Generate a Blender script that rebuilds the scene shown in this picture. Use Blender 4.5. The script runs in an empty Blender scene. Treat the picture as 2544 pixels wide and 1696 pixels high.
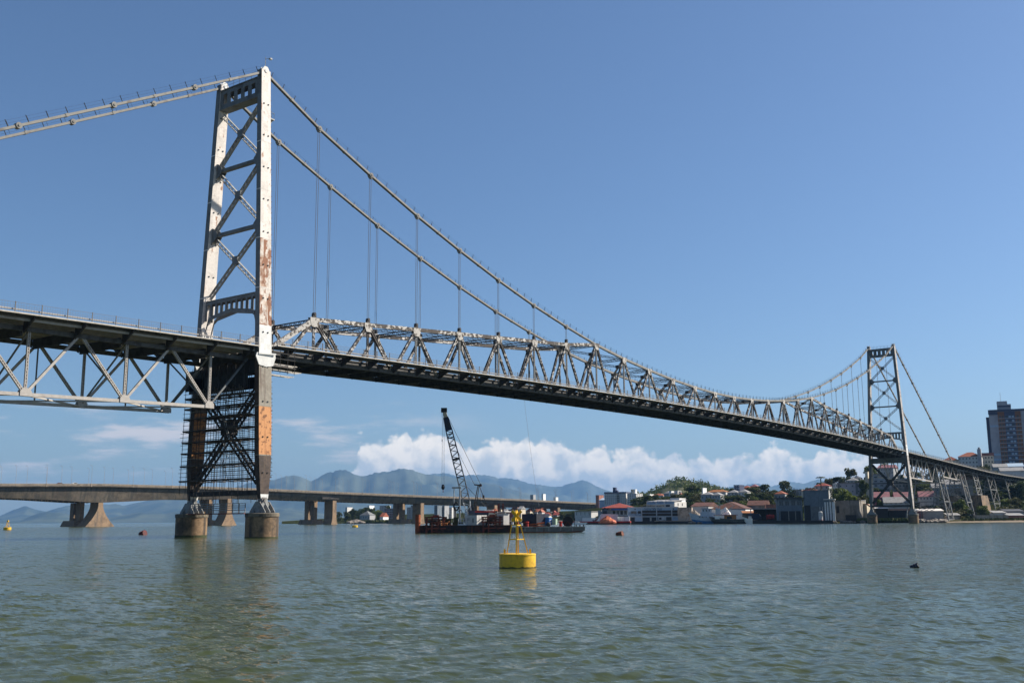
import bpy, math, random
import numpy as np
from mathutils import Vector, Matrix
random.seed(7)
RNG = np.random.default_rng(11)
SC = bpy.context.scene
COL = SC.collection
R = math.radians

# ------------------------------------------------------------------ camera (solved from the photograph)
CX, CY, CZ, YAW, PIT, ROL, FPX = -102.85454, -130.48671, 2.37149, 0.63493, 0.17137, -0.00641, 2560.04629
CAM = Vector((CX, CY, CZ))
FW = Vector((math.cos(YAW)*math.cos(PIT), math.sin(YAW)*math.cos(PIT), math.sin(PIT)))
RT = Vector((math.sin(YAW), -math.cos(YAW), 0))
UP = RT.cross(FW)
R2 = RT*math.cos(ROL)+UP*math.sin(ROL)
U2 = -RT*math.sin(ROL)+UP*math.cos(ROL)
ER = Vector((math.sin(YAW), -math.cos(YAW), 0))
EF = Vector((math.cos(YAW), math.sin(YAW), 0))
AR = math.atan2(ER.y, ER.x)
def ray(px, py): return FW+R2*((px-1272)/FPX)-U2*((py-848)/FPX)
def at(px, py, v):
    d = ray(px, py); return CAM+d*(v/d.dot(EF))
def ymeet(px, py, y):
    d = ray(px, py); return CAM+d*((y-CAM.y)/d.y)
def ground(px, v):            # a water-level point at the bearing of px
    p = at(px, 1295, v); return Vector((p.x, p.y, 0))
cd = bpy.data.cameras.new('camera'); cam = bpy.data.objects.new('camera', cd); COL.objects.link(cam)
m = Matrix((R2, U2, -FW)).transposed().to_4x4(); m.translation = CAM
cam.matrix_world = m
cd.sensor_width = 36; cd.lens = FPX/2544*36; cd.clip_start = .5; cd.clip_end = 80000
SC.camera = cam

# ------------------------------------------------------------------ materials
def lin(c):
    f = lambda v: v/12.92 if v <= .04045 else ((v+.055)/1.055)**2.4
    return tuple(f(v/255) for v in c)
def nt(name):
    m = bpy.data.materials.new(name); m.use_nodes = True
    n = m.node_tree.nodes; n.clear()
    o = n.new('ShaderNodeOutputMaterial'); b = n.new('ShaderNodeBsdfPrincipled')
    m.node_tree.links.new(b.outputs[0], o.inputs[0])
    return m, n, m.node_tree.links, b, o
def rgba(c): return (c[0], c[1], c[2], 1)
def mat(name, a, b=None, scale=.6, lo=.45, hi=.6, rough=.7, metal=0, stretch=(1, 1, 1), var=.25, vscale=None, c3=None, s3=(2, 2, .15), lo3=.52, hi3=.7, spec=.3, bump=0, panel=None):
    """paint of colour a, patched with b by noise, streaked with c3, with a slight mottling"""
    m, n, l, bs, o = nt(name)
    tc = n.new('ShaderNodeTexCoord')
    def noise(sc, st=(1, 1, 1), det=5, off=0):
        mp = n.new('ShaderNodeMapping'); mp.inputs['Scale'].default_value = st; mp.inputs['Location'].default_value = (off, off*.7, off*1.3)
        l.new(tc.outputs['Object'], mp.inputs[0])
        t = n.new('ShaderNodeTexNoise'); t.inputs['Scale'].default_value = sc; t.inputs['Detail'].default_value = det; t.inputs['Roughness'].default_value = .6
        l.new(mp.outputs[0], t.inputs[0]); return t.outputs[0]
    def mix(fac, ca, cb, mode='MIX'):
        x = n.new('ShaderNodeMix'); x.data_type = 'RGBA'; x.blend_type = mode
        for s, v in ((0, fac), (6, ca), (7, cb)):
            if isinstance(v, tuple): x.inputs[s].default_value = rgba(v)
            elif isinstance(v, (int, float)): x.inputs[s].default_value = v
            else: l.new(v, x.inputs[s])
        return x.outputs[2]
    def step(v, lo, hi):
        x = n.new('ShaderNodeMapRange'); x.interpolation_type = 'SMOOTHSTEP'
        x.inputs[1].default_value = lo; x.inputs[2].default_value = hi
        l.new(v, x.inputs[0]); return x.outputs[0]
    col = a
    if b is not None: col = mix(step(noise(scale, stretch), lo, hi), col, b)
    if panel:
        sx_, sz_, thr, pc = panel
        mp = n.new('ShaderNodeVectorMath'); mp.operation = 'MULTIPLY_ADD'; mp.inputs[1].default_value = (1/sx_, 0, 1/sz_); mp.inputs[2].default_value = (.5, .5, .5); l.new(tc.outputs['Object'], mp.inputs[0])
        fl = n.new('ShaderNodeVectorMath'); fl.operation = 'FLOOR'; l.new(mp.outputs[0], fl.inputs[0])
        wn = n.new('ShaderNodeTexWhiteNoise'); l.new(fl.outputs[0], wn.inputs[0])
        sm = n.new('ShaderNodeMath'); sm.operation = 'MULTIPLY_ADD'; sm.inputs[1].default_value = 1.5; l.new(noise(1.3, (1.3, 1, .45), 6, 3.3), sm.inputs[0]); hf_ = n.new('ShaderNodeMath'); hf_.operation = 'MULTIPLY'; hf_.inputs[1].default_value = .45; l.new(wn.outputs[0], hf_.inputs[0]); l.new(hf_.outputs[0], sm.inputs[2])
        col = mix(step(sm.outputs[0], thr, thr+.16), col, pc)
        x2 = n.new('ShaderNodeMapRange'); x2.inputs[3].default_value = .88; x2.inputs[4].default_value = 1.06; l.new(wn.outputs[0], x2.inputs[0]); cc_ = n.new('ShaderNodeCombineColor'); [l.new(x2.outputs[0], cc_.inputs[k]) for k in range(3)]; col = mix(1.0, col, cc_.outputs[0], 'MULTIPLY')
    if c3 is not None: col = mix(step(noise(1, s3, 4, 5.3), lo3, hi3), col, c3)
    if var:
        v = step(noise(vscale or scale*4, (1, 1, 1), 6, 2.1), .25, .75)
        col = mix(v, mix(1.0, col, (1-var,)*3, 'MULTIPLY'), mix(1.0, col, (1+var*.6,)*3, 'MULTIPLY'))
    if isinstance(col, tuple): bs.inputs['Base Color'].default_value = rgba(col)
    else: l.new(col, bs.inputs['Base Color'])
    bs.inputs['Roughness'].default_value = rough; bs.inputs['Metallic'].default_value = metal
    bs.inputs['Specular IOR Level'].default_value = spec
    if bump:
        bp = n.new('ShaderNodeBump'); bp.inputs['Strength'].default_value = bump; bp.inputs['Distance'].default_value = .1
        l.new(noise(scale*6, (1, 1, 1), 5, 8), bp.inputs['Height']); l.new(bp.outputs[0], bs.inputs['Normal'])
    return m
M = {}
def mk(k, *a, **kw): M[k] = mat(k, *a, **kw)
mk('sunlit_primer', (.70, .64, .58), (.54, .48, .43), scale=.9, lo=.5, hi=.75, c3=(.42, .26, .17), s3=(1.3, 1.3, .12), lo3=.66, hi3=.78, var=.12, panel=(.9, 1.7, 1.24, (.34, .19, .12)))
mk('sunlit_primer_rusty', (.66, .59, .52), (.48, .33, .24), scale=.55, lo=.47, hi=.6, c3=(.24, .11, .06), s3=(2.2, 2.2, .22), lo3=.55, hi3=.64, var=.2, panel=(.85, 1.5, .93, (.24, .10, .05)))
mk('fresh_white', (.68, .67, .64), (.6, .58, .55), scale=1.5, lo=.55, hi=.8, var=.1, panel=(.6, .8, 1.5, (.5, .45, .4)))
mk('grey_paint', (.16, .165, .165), (.10, .095, .09), scale=.5, lo=.5, hi=.7, var=.15)
mk('old_grey', (.27, .24, .195), (.17, .135, .10), scale=.5, lo=.5, hi=.7, c3=(.15, .115, .09), s3=(2, 2, .1), var=.2)
mk('orange_primer', (.56, .26, .105), (.20, .085, .035), scale=1.3, lo=.52, hi=.62, c3=(.34, .14, .055), s3=(2.5, 2.5, .12), var=.15)
mk('brown_rust', (.085, .06, .048), (.05, .037, .03), scale=.8, c3=(.13, .09, .06), s3=(2.5, 2.5, .12), var=.25)
mk('lattice_grey', (.27, .27, .26), (.16, .13, .11), scale=.7, lo=.52, hi=.7, var=.2)
mk('peeling', (.54, .51, .47), (.062, .05, .041), scale=1.5, lo=.455, hi=.50, var=.25, stretch=(.8, 1, 1.2), c3=(.06, .048, .04), s3=(.16, .3, .5), lo3=.5, hi3=.58)
mk('peeling_less', (.46, .43, .39), (.08, .064, .052), scale=1.6, lo=.5, hi=.56, var=.25)
mk('dark_steel', (.06, .055, .052), (.03, .026, .024), scale=.8, var=.2)
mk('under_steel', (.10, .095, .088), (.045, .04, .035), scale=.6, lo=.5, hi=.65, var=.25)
mk('fascia', (.48, .44, .38), (.2, .16, .12), scale=.5, lo=.55, hi=.7, var=.2)
mk('chain_grey', (.235, .222, .20), (.14, .12, .105), scale=.4, lo=.55, hi=.7, var=.15)
mk('span_paint', (.42, .385, .35), (.27, .23, .2), scale=.5, lo=.55, hi=.75, c3=(.34, .25, .2), s3=(.8, .8, .8), lo3=.62, hi3=.75, var=.14)
mk('rope', (.16, .16, .165), var=.1)
mk('galv', (.38, .38, .37), var=.15)
mk('pier_concrete', (.25, .16, .088), (.10, .07, .045), scale=.35, lo=.45, hi=.65, c3=(.055, .042, .032), s3=(.8, .8, .06), lo3=.5, hi3=.66, var=.3, vscale=3, bump=.3)
mk('pier_cap', (.17, .14, .10), (.09, .075, .055), scale=.6, var=.3)
mk('bridge_concrete', (.145, .118, .09), (.085, .07, .056), scale=.09, lo=.45, hi=.65, c3=(.075, .068, .058), s3=(.35, .35, .03), lo3=.46, hi3=.64, var=.25, vscale=.9, panel=(7.4, 90, 9, (0, 0, 0)))
mk('pier_tan', (.28, .185, .11), (.18, .12, .075), scale=.25, lo=.5, hi=.7, c3=(.13, .1, .075), s3=(.4, .4, .05), lo3=.55, hi3=.7, var=.25, vscale=1)
mk('parapet', (.23, .185, .14), (.12, .1, .08), scale=.2, lo=.5, hi=.7, c3=(.09, .075, .06), s3=(.6, .6, .08), var=.25)
mk('asphalt', (.05, .05, .052), var=.2)
mk('plank', (.10, .08, .06), (.05, .04, .03), scale=1, var=.3)
mk('black_net', (.022, .023, .024), (.012, .012, .012), scale=.5, var=.3)
mk('yellow', (.76, .46, .03), (.55, .31, .03), scale=1.6, lo=.5, hi=.75, rough=.55, var=.16, c3=(.30, .14, .025), s3=(5, 5, .5), lo3=.6, hi3=.74)
mk('yellow_lt', (.72, .45, .03), rough=.5, var=.12, scale=2)
mk('algae', (.05, .06, .02), (.03, .03, .01), scale=3, var=.3)
mk('rust_red', (.235, .058, .034), (.08, .027, .018), scale=.9, lo=.45, hi=.6, var=.3)
mk('rust_orange', (.34, .085, .03), (.15, .04, .02), scale=.7, lo=.5, hi=.65, var=.25)
mk('hull_black', (.032, .026, .023), (.10, .036, .02), scale=.6, lo=.48, hi=.62, c3=(.13, .042, .022), s3=(1.2, 1.2, .2), lo3=.58, hi3=.68, var=.3)
mk('hull_grey', (.20, .185, .16), (.10, .07, .05), scale=.5, lo=.5, hi=.65, c3=(.12, .05, .03), s3=(1.5, 1.5, .2), lo3=.58, hi3=.7, var=.25)
mk('white', (.78, .77, .74), (.6, .57, .52), scale=.5, lo=.6, hi=.8, var=.1)
mk('offwhite', (.55, .53, .5), (.36, .34, .31), scale=.3, lo=.55, hi=.75, var=.12)
mk('cream', (.58, .5, .38), (.42, .36, .28), scale=.3, lo=.55, hi=.75, var=.12)
mk('grey_wall', (.34, .34, .34), (.22, .215, .21), scale=.25, lo=.5, hi=.7, var=.15)
mk('blue_wall', (.36, .46, .56), (.3, .38, .46), scale=.3, lo=.55, hi=.75, var=.1)
mk('slate_blue', (.155, .185, .215), (.115, .135, .155), scale=.25, lo=.5, hi=.7, c3=(.09, .1, .11), s3=(.6, .6, .06), var=.15)
mk('stained', (.27, .24, .205), (.17, .145, .12), scale=.2, lo=.45, hi=.65, c3=(.1, .085, .07), s3=(.5, .5, .07), lo3=.5, hi3=.66, var=.2)
mk('ruin', (.42, .34, .26), (.24, .18, .13), scale=.35, lo=.48, hi=.62, c3=(.18, .13, .1), s3=(.8, .8, .1), lo3=.55, hi3=.66, var=.25, bump=.6)
mk('brick', (.36, .16, .11), (.26, .11, .08), scale=.5, var=.2)
mk('terracotta', (.30, .088, .042), (.19, .06, .034), scale=.5, lo=.5, hi=.7, stretch=(1, 1, 1), var=.25)
mk('brown_roof', (.115, .046, .028), (.07, .03, .022), scale=.4, lo=.48, hi=.62, var=.25)
mk('red_roof', (.30, .062, .04), (.24, .05, .035), scale=.5, var=.12)
mk('pink_roof', (.27, .11, .12), (.19, .085, .085), scale=.4, var=.18)
mk('tin_roof', (.29, .28, .27), (.2, .18, .165), scale=.4, lo=.5, hi=.7, var=.2)
mk('dark_roof', (.06, .062, .075), var=.2)
mk('blue_cloth', (.06, .16, .46), var=.1)
mk('blue_plastic', (.045, .19, .48), var=.1, rough=.45)
mk('navy', (.03, .04, .07), (.05, .05, .06), scale=.5, var=.2)
mk('louver', (.055, .042, .035), var=.25)
mk('glass', (.035, .042, .05), rough=.15, spec=.5, var=.1)
mk('black_and_shade', (.03, .03, .032), var=.2)  # near-black of tyres and gear; also stands in for shade in building openings
mk('boat_blue', (.05, .16, .34), (.08, .2, .36), scale=.8, var=.15)
mk('boat_white', (.5, .55, .6), (.36, .38, .4), scale=.6, lo=.5, hi=.7, c3=(.25, .15, .1), s3=(.8, .8, .2), lo3=.64, hi3=.75, var=.15)
mk('boat_dark', (.075, .082, .08), (.2, .2, .19), scale=.6, lo=.55, hi=.65, var=.25)
mk('net_white', (.74, .68, .63), (.55, .5, .46), scale=.8, lo=.5, hi=.7, var=.1)
mk('orange_tarp', (.62, .17, .07), (.5, .1, .06), scale=.8, lo=.48, hi=.6, var=.2)
mk('drum_red', (.13, .022, .022), (.07, .02, .02), scale=2, var=.2)
mk('drum_brown', (.2, .062, .03), (.1, .035, .02), scale=2, var=.2)
mk('red_paint', (.42, .035, .03), (.25, .03, .025), scale=1, var=.2)
mk('green_pale', (.36, .47, .36), var=.1)
mk('teal', (.2, .38, .4), var=.1)
mk('ochre', (.36, .145, .045), (.26, .1, .035), scale=.4, var=.12)
mk('tower_grey', (.40, .385, .40), (.32, .31, .33), scale=.15, var=.08)
mk('tower_orange', (.21, .085, .038), var=.15)
mk('tower_blue', (.055, .065, .115), var=.12)
mk('rock', (.24, .2, .16), (.12, .10, .085), scale=.8, var=.3, bump=.8)
mk('sand', (.22, .165, .105), (.15, .115, .075), scale=.3, var=.2)
mk('grass', (.11, .12, .03), (.06, .08, .02), scale=.3, lo=.4, hi=.6, var=.3)
mk('earth', (.035, .038, .016), (.022, .030, .011), scale=.05, lo=.4, hi=.6, c3=(.05, .042, .026), s3=(.03, .03, .03), lo3=.6, hi3=.7, var=.3, rough=1, spec=0)
mk('bark', (.07, .05, .035), var=.3)
mk('lamp_metal', (.30, .30, .31), var=.1)
mk('mountain', (.075, .088, .052), (.02, .034, .02), scale=.0012, lo=.4, hi=.6, var=.2, vscale=.006)
def leafmat(k, a, b):
    m, n, l, bs, o = nt(k)
    tc = n.new('ShaderNodeTexCoord'); t = n.new('ShaderNodeTexNoise'); t.inputs['Scale'].default_value = .9; t.inputs['Detail'].default_value = 3
    oi = n.new('ShaderNodeObjectInfo')
    l.new(tc.outputs['Object'], t.inputs[0])
    ad = n.new('ShaderNodeMath'); ad.operation = 'MULTIPLY_ADD'; ad.inputs[1].default_value = .35; l.new(oi.outputs['Random'], ad.inputs[0]); l.new(t.outputs[0], ad.inputs[2])
    r = n.new('ShaderNodeValToRGB'); r.color_ramp.elements[0].position = .45; r.color_ramp.elements[1].position = .95
    r.color_ramp.elements[0].color = rgba(a); r.color_ramp.elements[1].color = rgba(b)
    l.new(ad.outputs[0], r.inputs[0]); l.new(r.outputs[0], bs.inputs['Base Color'])
    bs.inputs['Roughness'].default_value = .6; bs.inputs['Specular IOR Level'].default_value = .2
    tr = n.new('ShaderNodeBsdfTranslucent'); l.new(r.outputs[0], tr.inputs[0])
    mx = n.new('ShaderNodeMixShader'); mx.inputs[0].default_value = .3
    l.new(bs.outputs[0], mx.inputs[1]); l.new(tr.outputs[0], mx.inputs[2]); l.new(mx.outputs[0], o.inputs[0])
    M[k] = m
leafmat('leaf_dark', (.022, .036, .012), (.075, .095, .026))
leafmat('leaf_mid', (.03, .05, .013), (.085, .11, .026))
leafmat('leaf_light', (.07, .10, .018), (.16, .19, .035))
leafmat('leaf_olive', (.045, .05, .018), (.11, .105, .035))

# ------------------------------------------------------------------ mesh builder
class MB:
    def __init__(s): s.v = []; s.f = []; s.mi = []; s.sm = []; s.cur = 0; s.smooth = False; s.T = None
    def add(s, vs, fs):
        b = len(s.v)
        if s.T is not None: vs = [s.T @ Vector(v) for v in vs]
        s.v += [tuple(v) for v in vs]
        for f in fs: s.f.append([i+b for i in f]); s.mi.append(s.cur); s.sm.append(s.smooth)
        return s
    def hexa(s, p): return s.add(p, [(0, 3, 2, 1), (4, 5, 6, 7), (0, 1, 5, 4), (1, 2, 6, 5), (2, 3, 7, 6), (3, 0, 4, 7)])
    def box(s, x0, x1, y0, y1, z0, z1):
        return s.hexa([(x0, y0, z0), (x1, y0, z0), (x1, y1, z0), (x0, y1, z0), (x0, y0, z1), (x1, y0, z1), (x1, y1, z1), (x0, y1, z1)])
    def beam(s, a, b, w, h, up=(0, 0, 1), off=(0, 0)):
        a = Vector(a); b = Vector(b); d = (b-a).normalized(); up = Vector(up)
        sd = d.cross(up)
        if sd.length < 1e-4: sd = d.cross(Vector((1, 0, 0)))
        sd.normalize(); u = sd.cross(d)
        o = sd*off[0]+u*off[1]; w /= 2; h /= 2
        q = [-sd*w-u*h, sd*w-u*h, sd*w+u*h, -sd*w+u*h]
        return s.hexa([a+o+x for x in q]+[b+o+x for x in q])
    def tube(s, a, b, r, n=6, r2=None, cap=True):
        a = Vector(a); b = Vector(b); d = (b-a).normalized()
        sd = d.cross(Vector((0, 0, 1)))
        if sd.length < 1e-3: sd = Vector((1, 0, 0))
        sd.normalize(); u = sd.cross(d); r2 = r if r2 is None else r2
        vs = []
        for p, rr in ((a, r), (b, r2)):
            for i in range(n): t = 2*math.pi*i/n; vs.append(p+sd*math.cos(t)*rr+u*math.sin(t)*rr)
        fs = [(i, (i+1) % n, n+(i+1) % n, n+i) for i in range(n)]
        if cap: fs += [tuple(range(n-1, -1, -1)), tuple(range(n, 2*n))]
        return s.add(vs, fs)
    def path(s, pts, r, n=5):
        for a, b in zip(pts, pts[1:]): s.tube(a, b, r, n)
        return s
    def lathe(s, prof, c=(0, 0, 0), n=24, cap=True):
        c = Vector(c); vs = []
        for r, z in prof:
            for i in range(n): t = 2*math.pi*i/n; vs.append(c+Vector((r*math.cos(t), r*math.sin(t), z)))
        fs = []
        for k in range(len(prof)-1):
            for i in range(n): j = (i+1) % n; fs.append((k*n+i, k*n+j, (k+1)*n+j, (k+1)*n+i))
        if cap: fs += [tuple(range(n-1, -1, -1)), tuple((len(prof)-1)*n+i for i in range(n))]
        return s.add(vs, fs)
    def prism(s, poly, fn0, fn1):     # poly of 2-tuples, fn maps (a,b) to the front / back 3-D point
        n = len(poly); vs = [fn0(*p) for p in poly]+[fn1(*p) for p in poly]
        fs = [tuple(range(n)), tuple(range(2*n-1, n-1, -1))]+[(i, n+i, n+(i+1) % n, (i+1) % n) for i in range(n)]
        return s.add(vs, fs)
    def laced(s, a, b, w, h, up, plate=.09, pitch=.6, lace=.07):
        """two flanges joined by zigzag lacing on both faces"""
        a = Vector(a); b = Vector(b); d = b-a; L = d.length; d = d/L; up = Vector(up)
        sd = d.cross(up).normalized(); u = sd.cross(d)
        for k in (-1, 1): s.beam(a+u*k*(h-plate)/2, b+u*k*(h-plate)/2, w, plate, u)
        n = max(2, int(L/pitch)); e = .5*(h-plate)
        for face in (-1, 1):
            o = sd*face*(w/2-.02)
            for i in range(n):
                p = a+d*(L*i/n)+o; q2 = a+d*(L*(i+1)/n)+o; sg = 1 if i % 2 == 0 else -1
                s.beam(p+u*e*sg, q2-u*e*sg, .025, lace, u)
        return s
    def build(s, name, m, parent=None, label=None):
        me = bpy.data.meshes.new(name); me.from_pydata(s.v, [], s.f)
        ms = m if isinstance(m, (list, tuple)) else [m]
        for x in ms: me.materials.append(M[x] if isinstance(x, str) else x)
        me.polygons.foreach_set('material_index', s.mi); me.polygons.foreach_set('use_smooth', s.sm)
        me.update()
        o = bpy.data.objects.new(name, me); COL.objects.link(o)
        if parent is not None: o.parent = parent
        if label: o['label'] = label
        return o
def tag(o, label=None, cat=None, group=None, kind=None):
    for k, v in (('label', label), ('category', cat), ('group', group), ('kind', kind)):
        if v: o[k] = v
    return o
def thing(name, label, cat, loc=(0, 0, 0), rz=0, group=None):
    o = bpy.data.objects.new(name, None); COL.objects.link(o); o.location = loc; o.rotation_euler = (0, 0, rz); o.empty_display_size = .1
    return tag(o, label, cat, group)
def twin(o, parent=None, loc=None, rz=None, sc=None, label=None):
    c = o.copy(); COL.objects.link(c)
    if parent is not None: c.parent = parent
    if loc is not None: c.location = loc
    if rz is not None: c.rotation_euler = (0, 0, rz)
    if sc is not None: c.scale = sc
    if label: c['label'] = label
    return c
def twin_tree(root, loc, rz=0, sc=(1, 1, 1), label=None, group=None):
    c = twin(root, None, loc, rz, sc, label)
    if group: c['group'] = group
    for ch in list(root.children): twin(ch, c)
    return c
V = Vector
def lerp(a, b, t): return a+(b-a)*t
def interp(tab, x): return float(np.interp(x, [t[0] for t in tab], [t[1] for t in tab]))

# ================================================================== the suspension bridge
SPAN = 339.47; PAN = 12.6036; END = 12.189; YT = 5.15
ZC = [68.27, 63.39, 58.88, 54.84, 51.16, 47.91, 45.14, 42.67, 40.85, 39.48, 38.39, 37.62, 37.18]
def xj(i): return END+(i-1)*PAN
def zch(i): return ZC[i-1] if i <= 13 else ZC[26-i]
def ztop(i): k = i if i <= 13 else 27-i; return 35.1+(k-1)*.985 if k < 8 else zch(k)
def hump(x): t = x/SPAN; return 4*t*(1-t)
def zb(x): return 27.75+2.25*hump(x)
def zs(x): return 29.15+2.4*hump(x)
BR = thing('suspension_bridge', 'long steel suspension bridge with eyebar chains and two tall towers', 'bridge')
def hw(z): return 5.15+(74-z)*(3.25/68.5)
WX = [(5.5, 1.2), (7.2, 1.85), (13, 2.4), (28, 2.42), (40, 2.25), (74, 1.8)]
def leg(side, x0, near, par):
    zs_ = [5.75, 6.4, 9.7, 12.2, 15.9, 19.6, 23.6, 27.6, 32.1, 38, 46, 54, 62, 74.3]
    mats = ['grey_paint', 'sunlit_primer', 'sunlit_primer_rusty', 'fresh_white', 'old_grey', 'orange_primer', 'brown_rust', 'span_paint', 'black_and_shade']
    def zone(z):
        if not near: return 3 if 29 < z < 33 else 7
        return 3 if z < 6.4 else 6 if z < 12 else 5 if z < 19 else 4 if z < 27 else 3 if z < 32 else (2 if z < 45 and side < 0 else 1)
    b = MB()
    for za, zb_ in zip(zs_, zs_[1:]):
        q = []
        for z in (za, zb_):
            y = side*hw(z); w = interp(WX, z)/2; t = .52 if z > 7 else .4
            q += [(x0-w, y-t, z), (x0+w, y-t, z), (x0+w, y+t, z), (x0-w, y+t, z)]
        zm = (za+zb_)/2
        b.add(q, []); base = len(b.v)-8
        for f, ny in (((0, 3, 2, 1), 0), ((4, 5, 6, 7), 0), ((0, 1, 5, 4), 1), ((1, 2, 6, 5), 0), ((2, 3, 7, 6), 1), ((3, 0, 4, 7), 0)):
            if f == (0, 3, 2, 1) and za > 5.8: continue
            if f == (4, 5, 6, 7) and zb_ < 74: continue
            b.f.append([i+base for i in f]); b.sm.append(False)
            b.mi.append(zone(zm) if ny else (0 if zm > 27.6 or not near else 6))  # y faces coloured paler than x faces, standing in for sunlight on them
    z = 9.5
    while z < 72:                                    # paired inspection brackets on the leg faces
        for k in (-.45, .45):
            b.cur = 8; w = .1
            b.box(x0+k-w, x0+k+w, side*hw(z)-.62, side*hw(z)-.5, z, z+.17)
        z += 5.35
    for z in (12.2, 19.6, 27.6, 38, 46, 54, 62):     # splice bands
        w = interp(WX, z)/2; y = side*hw(z); b.cur = 4 if z < 28 and near else (0 if not near else 1)
        b.box(x0-w-.012, x0+w+.012, y-.535, y+.535, z-.08, z+.08)
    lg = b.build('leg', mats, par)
    if near:
        b = MB(); y = side*hw(26.6)
        b.prism([(-1.75, 27.65), (1.75, 27.65), (1.9, 27.2), (1.45, 25.9), (.2, 25.6), (-1.3, 25.8), (-1.95, 27.1)], lambda a, c: (x0+a, y-.66, c), lambda a, c: (x0+a, y-.5, c)); b.beam((x0-1.5, y-.72, 27.5), (x0+1.7, y-.9, 27.7), .12, .25)
        b.build('bearing_bracket', 'fresh_white', par)
    return lg
def tower(x0, near):
    g = MB(); mats = ['grey_paint', 'sunlit_primer', 'dark_steel']
    nodes = [69.3, 59.3, 48.4, 37.6]
    y0 = hw(25.9)-.52
    g.box(x0-.9, x0+.9, -y0, y0, 24.75, 26.9)
    T = g.build('tower', 'black_net' if near else 'grey_paint', BR, 'near steel tower with pale sunlit primed and orange leg faces' if near else 'far grey steel tower by the shore')
    for z in nodes[1:3]:
        for s in (-1, 1):
            y = s*(hw(z)-.52); g = MB()
            for xx in (-.5, .5):
                g.prism([(y, z-1.3), (y-s*.55, z-1.1), (y-s*1.35, z-.3), (y-s*1.35, z+.35), (y-s*.5, z+1.15), (y, z+1.3)], lambda a, c, xx=xx: (x0+xx-.03, a, c), lambda a, c, xx=xx: (x0+xx+.03, a, c))
            g.beam((x0-.5, y-s*.7, z), (x0+.5, y-s*.7, z), .3, .3); g.build('gusset', 'grey_paint', T)
    for za, zb_ in zip(nodes, nodes[1:]):
        zm = (za+zb_)/2+.5
        g = MB(); g.box(x0-.3, x0+.3, -.6, .6, zm-.65, zm+.65); g.build('gusset', 'grey_paint', T)
    g = MB(); g.box(x0-.7, x0+.7, -1.2, 1.2, 15.6, 18); g.build('gusset', 'dark_steel', T)
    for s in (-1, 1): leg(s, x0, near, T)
    br = 'lattice_grey' if near else 'grey_paint'
    for za, zb_ in zip(nodes, nodes[1:]):
        zm = (za+zb_)/2+.5
        for s in (-1, 1):
            a = V((x0, s*(hw(za)-.6), za-.3)); c = V((x0, -s*(hw(zb_)-.6), zb_+.5))
            d = (c-a).normalized(); u = V((0, -d.z, d.y))
            MB().laced(a, c, .42, .72, u, plate=.09, pitch=.55, lace=.085).build('diagonal_brace', br, T)
    for z in nodes[1:3]:
        MB().beam((x0, -hw(z)+.5, z), (x0, hw(z)-.5, z), .7, .52).build('cross_strut', 'grey_paint', T)
    # top portal: two webs of posts between chords
    b = MB(); y0 = hw(71.5)-.5
    for xx in (-.7, .7):
        b.box(x0+xx-.06, x0+xx+.06, -y0, y0, 72.35, 73.05); b.box(x0+xx-.06, x0+xx+.06, -y0, y0, 69.85, 70.6)
        for k in range(6):
            yy = lerp(-y0+.35, y0-.35, k/5); b.box(x0+xx-.06, x0+xx+.06, yy-.42, yy+.42, 70.6, 72.35)
    b.box(x0-.9, x0+.9, -y0, y0, 73.05, 73.2); b.box(x0-.9, x0+.9, -y0, y0, 69.7, 69.85)
    for k in range(7): yy = lerp(-y0+.2, y0-.2, k/6); b.tube((x0-.8, yy, 73.2), (x0-.8, yy, 74.2), .035, 4)
    for z in (73.7, 74.2): b.tube((x0-.8, -y0, z), (x0-.8, y0, z), .025, 4)
    b.build('portal_beam', 'grey_paint', T)
    b = MB(); y0 = hw(36)-.5
    for xx in (-.6, .6):
        b.box(x0+xx-.06, x0+xx+.06, -y0, y0, 36.85, 37.4)
        N = 16
        for k in range(N):
            ya = lerp(-y0, y0, k/N); yb = lerp(-y0, y0, (k+1)/N)
            f = lambda y: 35.35-.95*abs(y)/y0-(.0 if abs(y) < y0-1.3 else ((abs(y)-y0+1.3)/1.3)**2*2.6)
            b.hexa([(x0+xx-.06, ya, f(ya)-.3), (x0+xx+.06, ya, f(ya)-.3), (x0+xx+.06, yb, f(yb)-.3), (x0+xx-.06, yb, f(yb)-.3), (x0+xx-.06, ya, f(ya)+.3), (x0+xx+.06, ya, f(ya)+.3), (x0+xx+.06, yb, f(yb)+.3), (x0+xx-.06, yb, f(yb)+.3)])
        for k in range(11):
            yy = lerp(-y0+.2, y0-.2, k/10); b.box(x0+xx-.055, x0+xx+.055, yy-.2, yy+.2, f(yy)+.3 if abs(yy) < y0-1.3 else 34.2, 36.85)
    b.box(x0-.75, x0+.75, -y0, y0, 37.4, 37.5)
    b.build('portal_beam', 'grey_paint', T)
    # lower cross bracing
    zt = 22.5 if near else 24.2
    for s in (-1, 1):
        a = V((x0, s*(hw(zt)-.6), zt)); c = V((x0, -s*(hw(8.2)-.6), 8.2)); d = (c-a).normalized(); u = V((0, -d.z, d.y))
        bb = MB()
        for xx in (-.55, .55): bb.laced(a+V((xx, 0, 0)), c+V((xx, 0, 0)), .12, 1.05 if near else .8, u, plate=.32, pitch=.8, lace=.12)
        bb.build('lower_brace', 'dark_steel', T)
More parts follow.
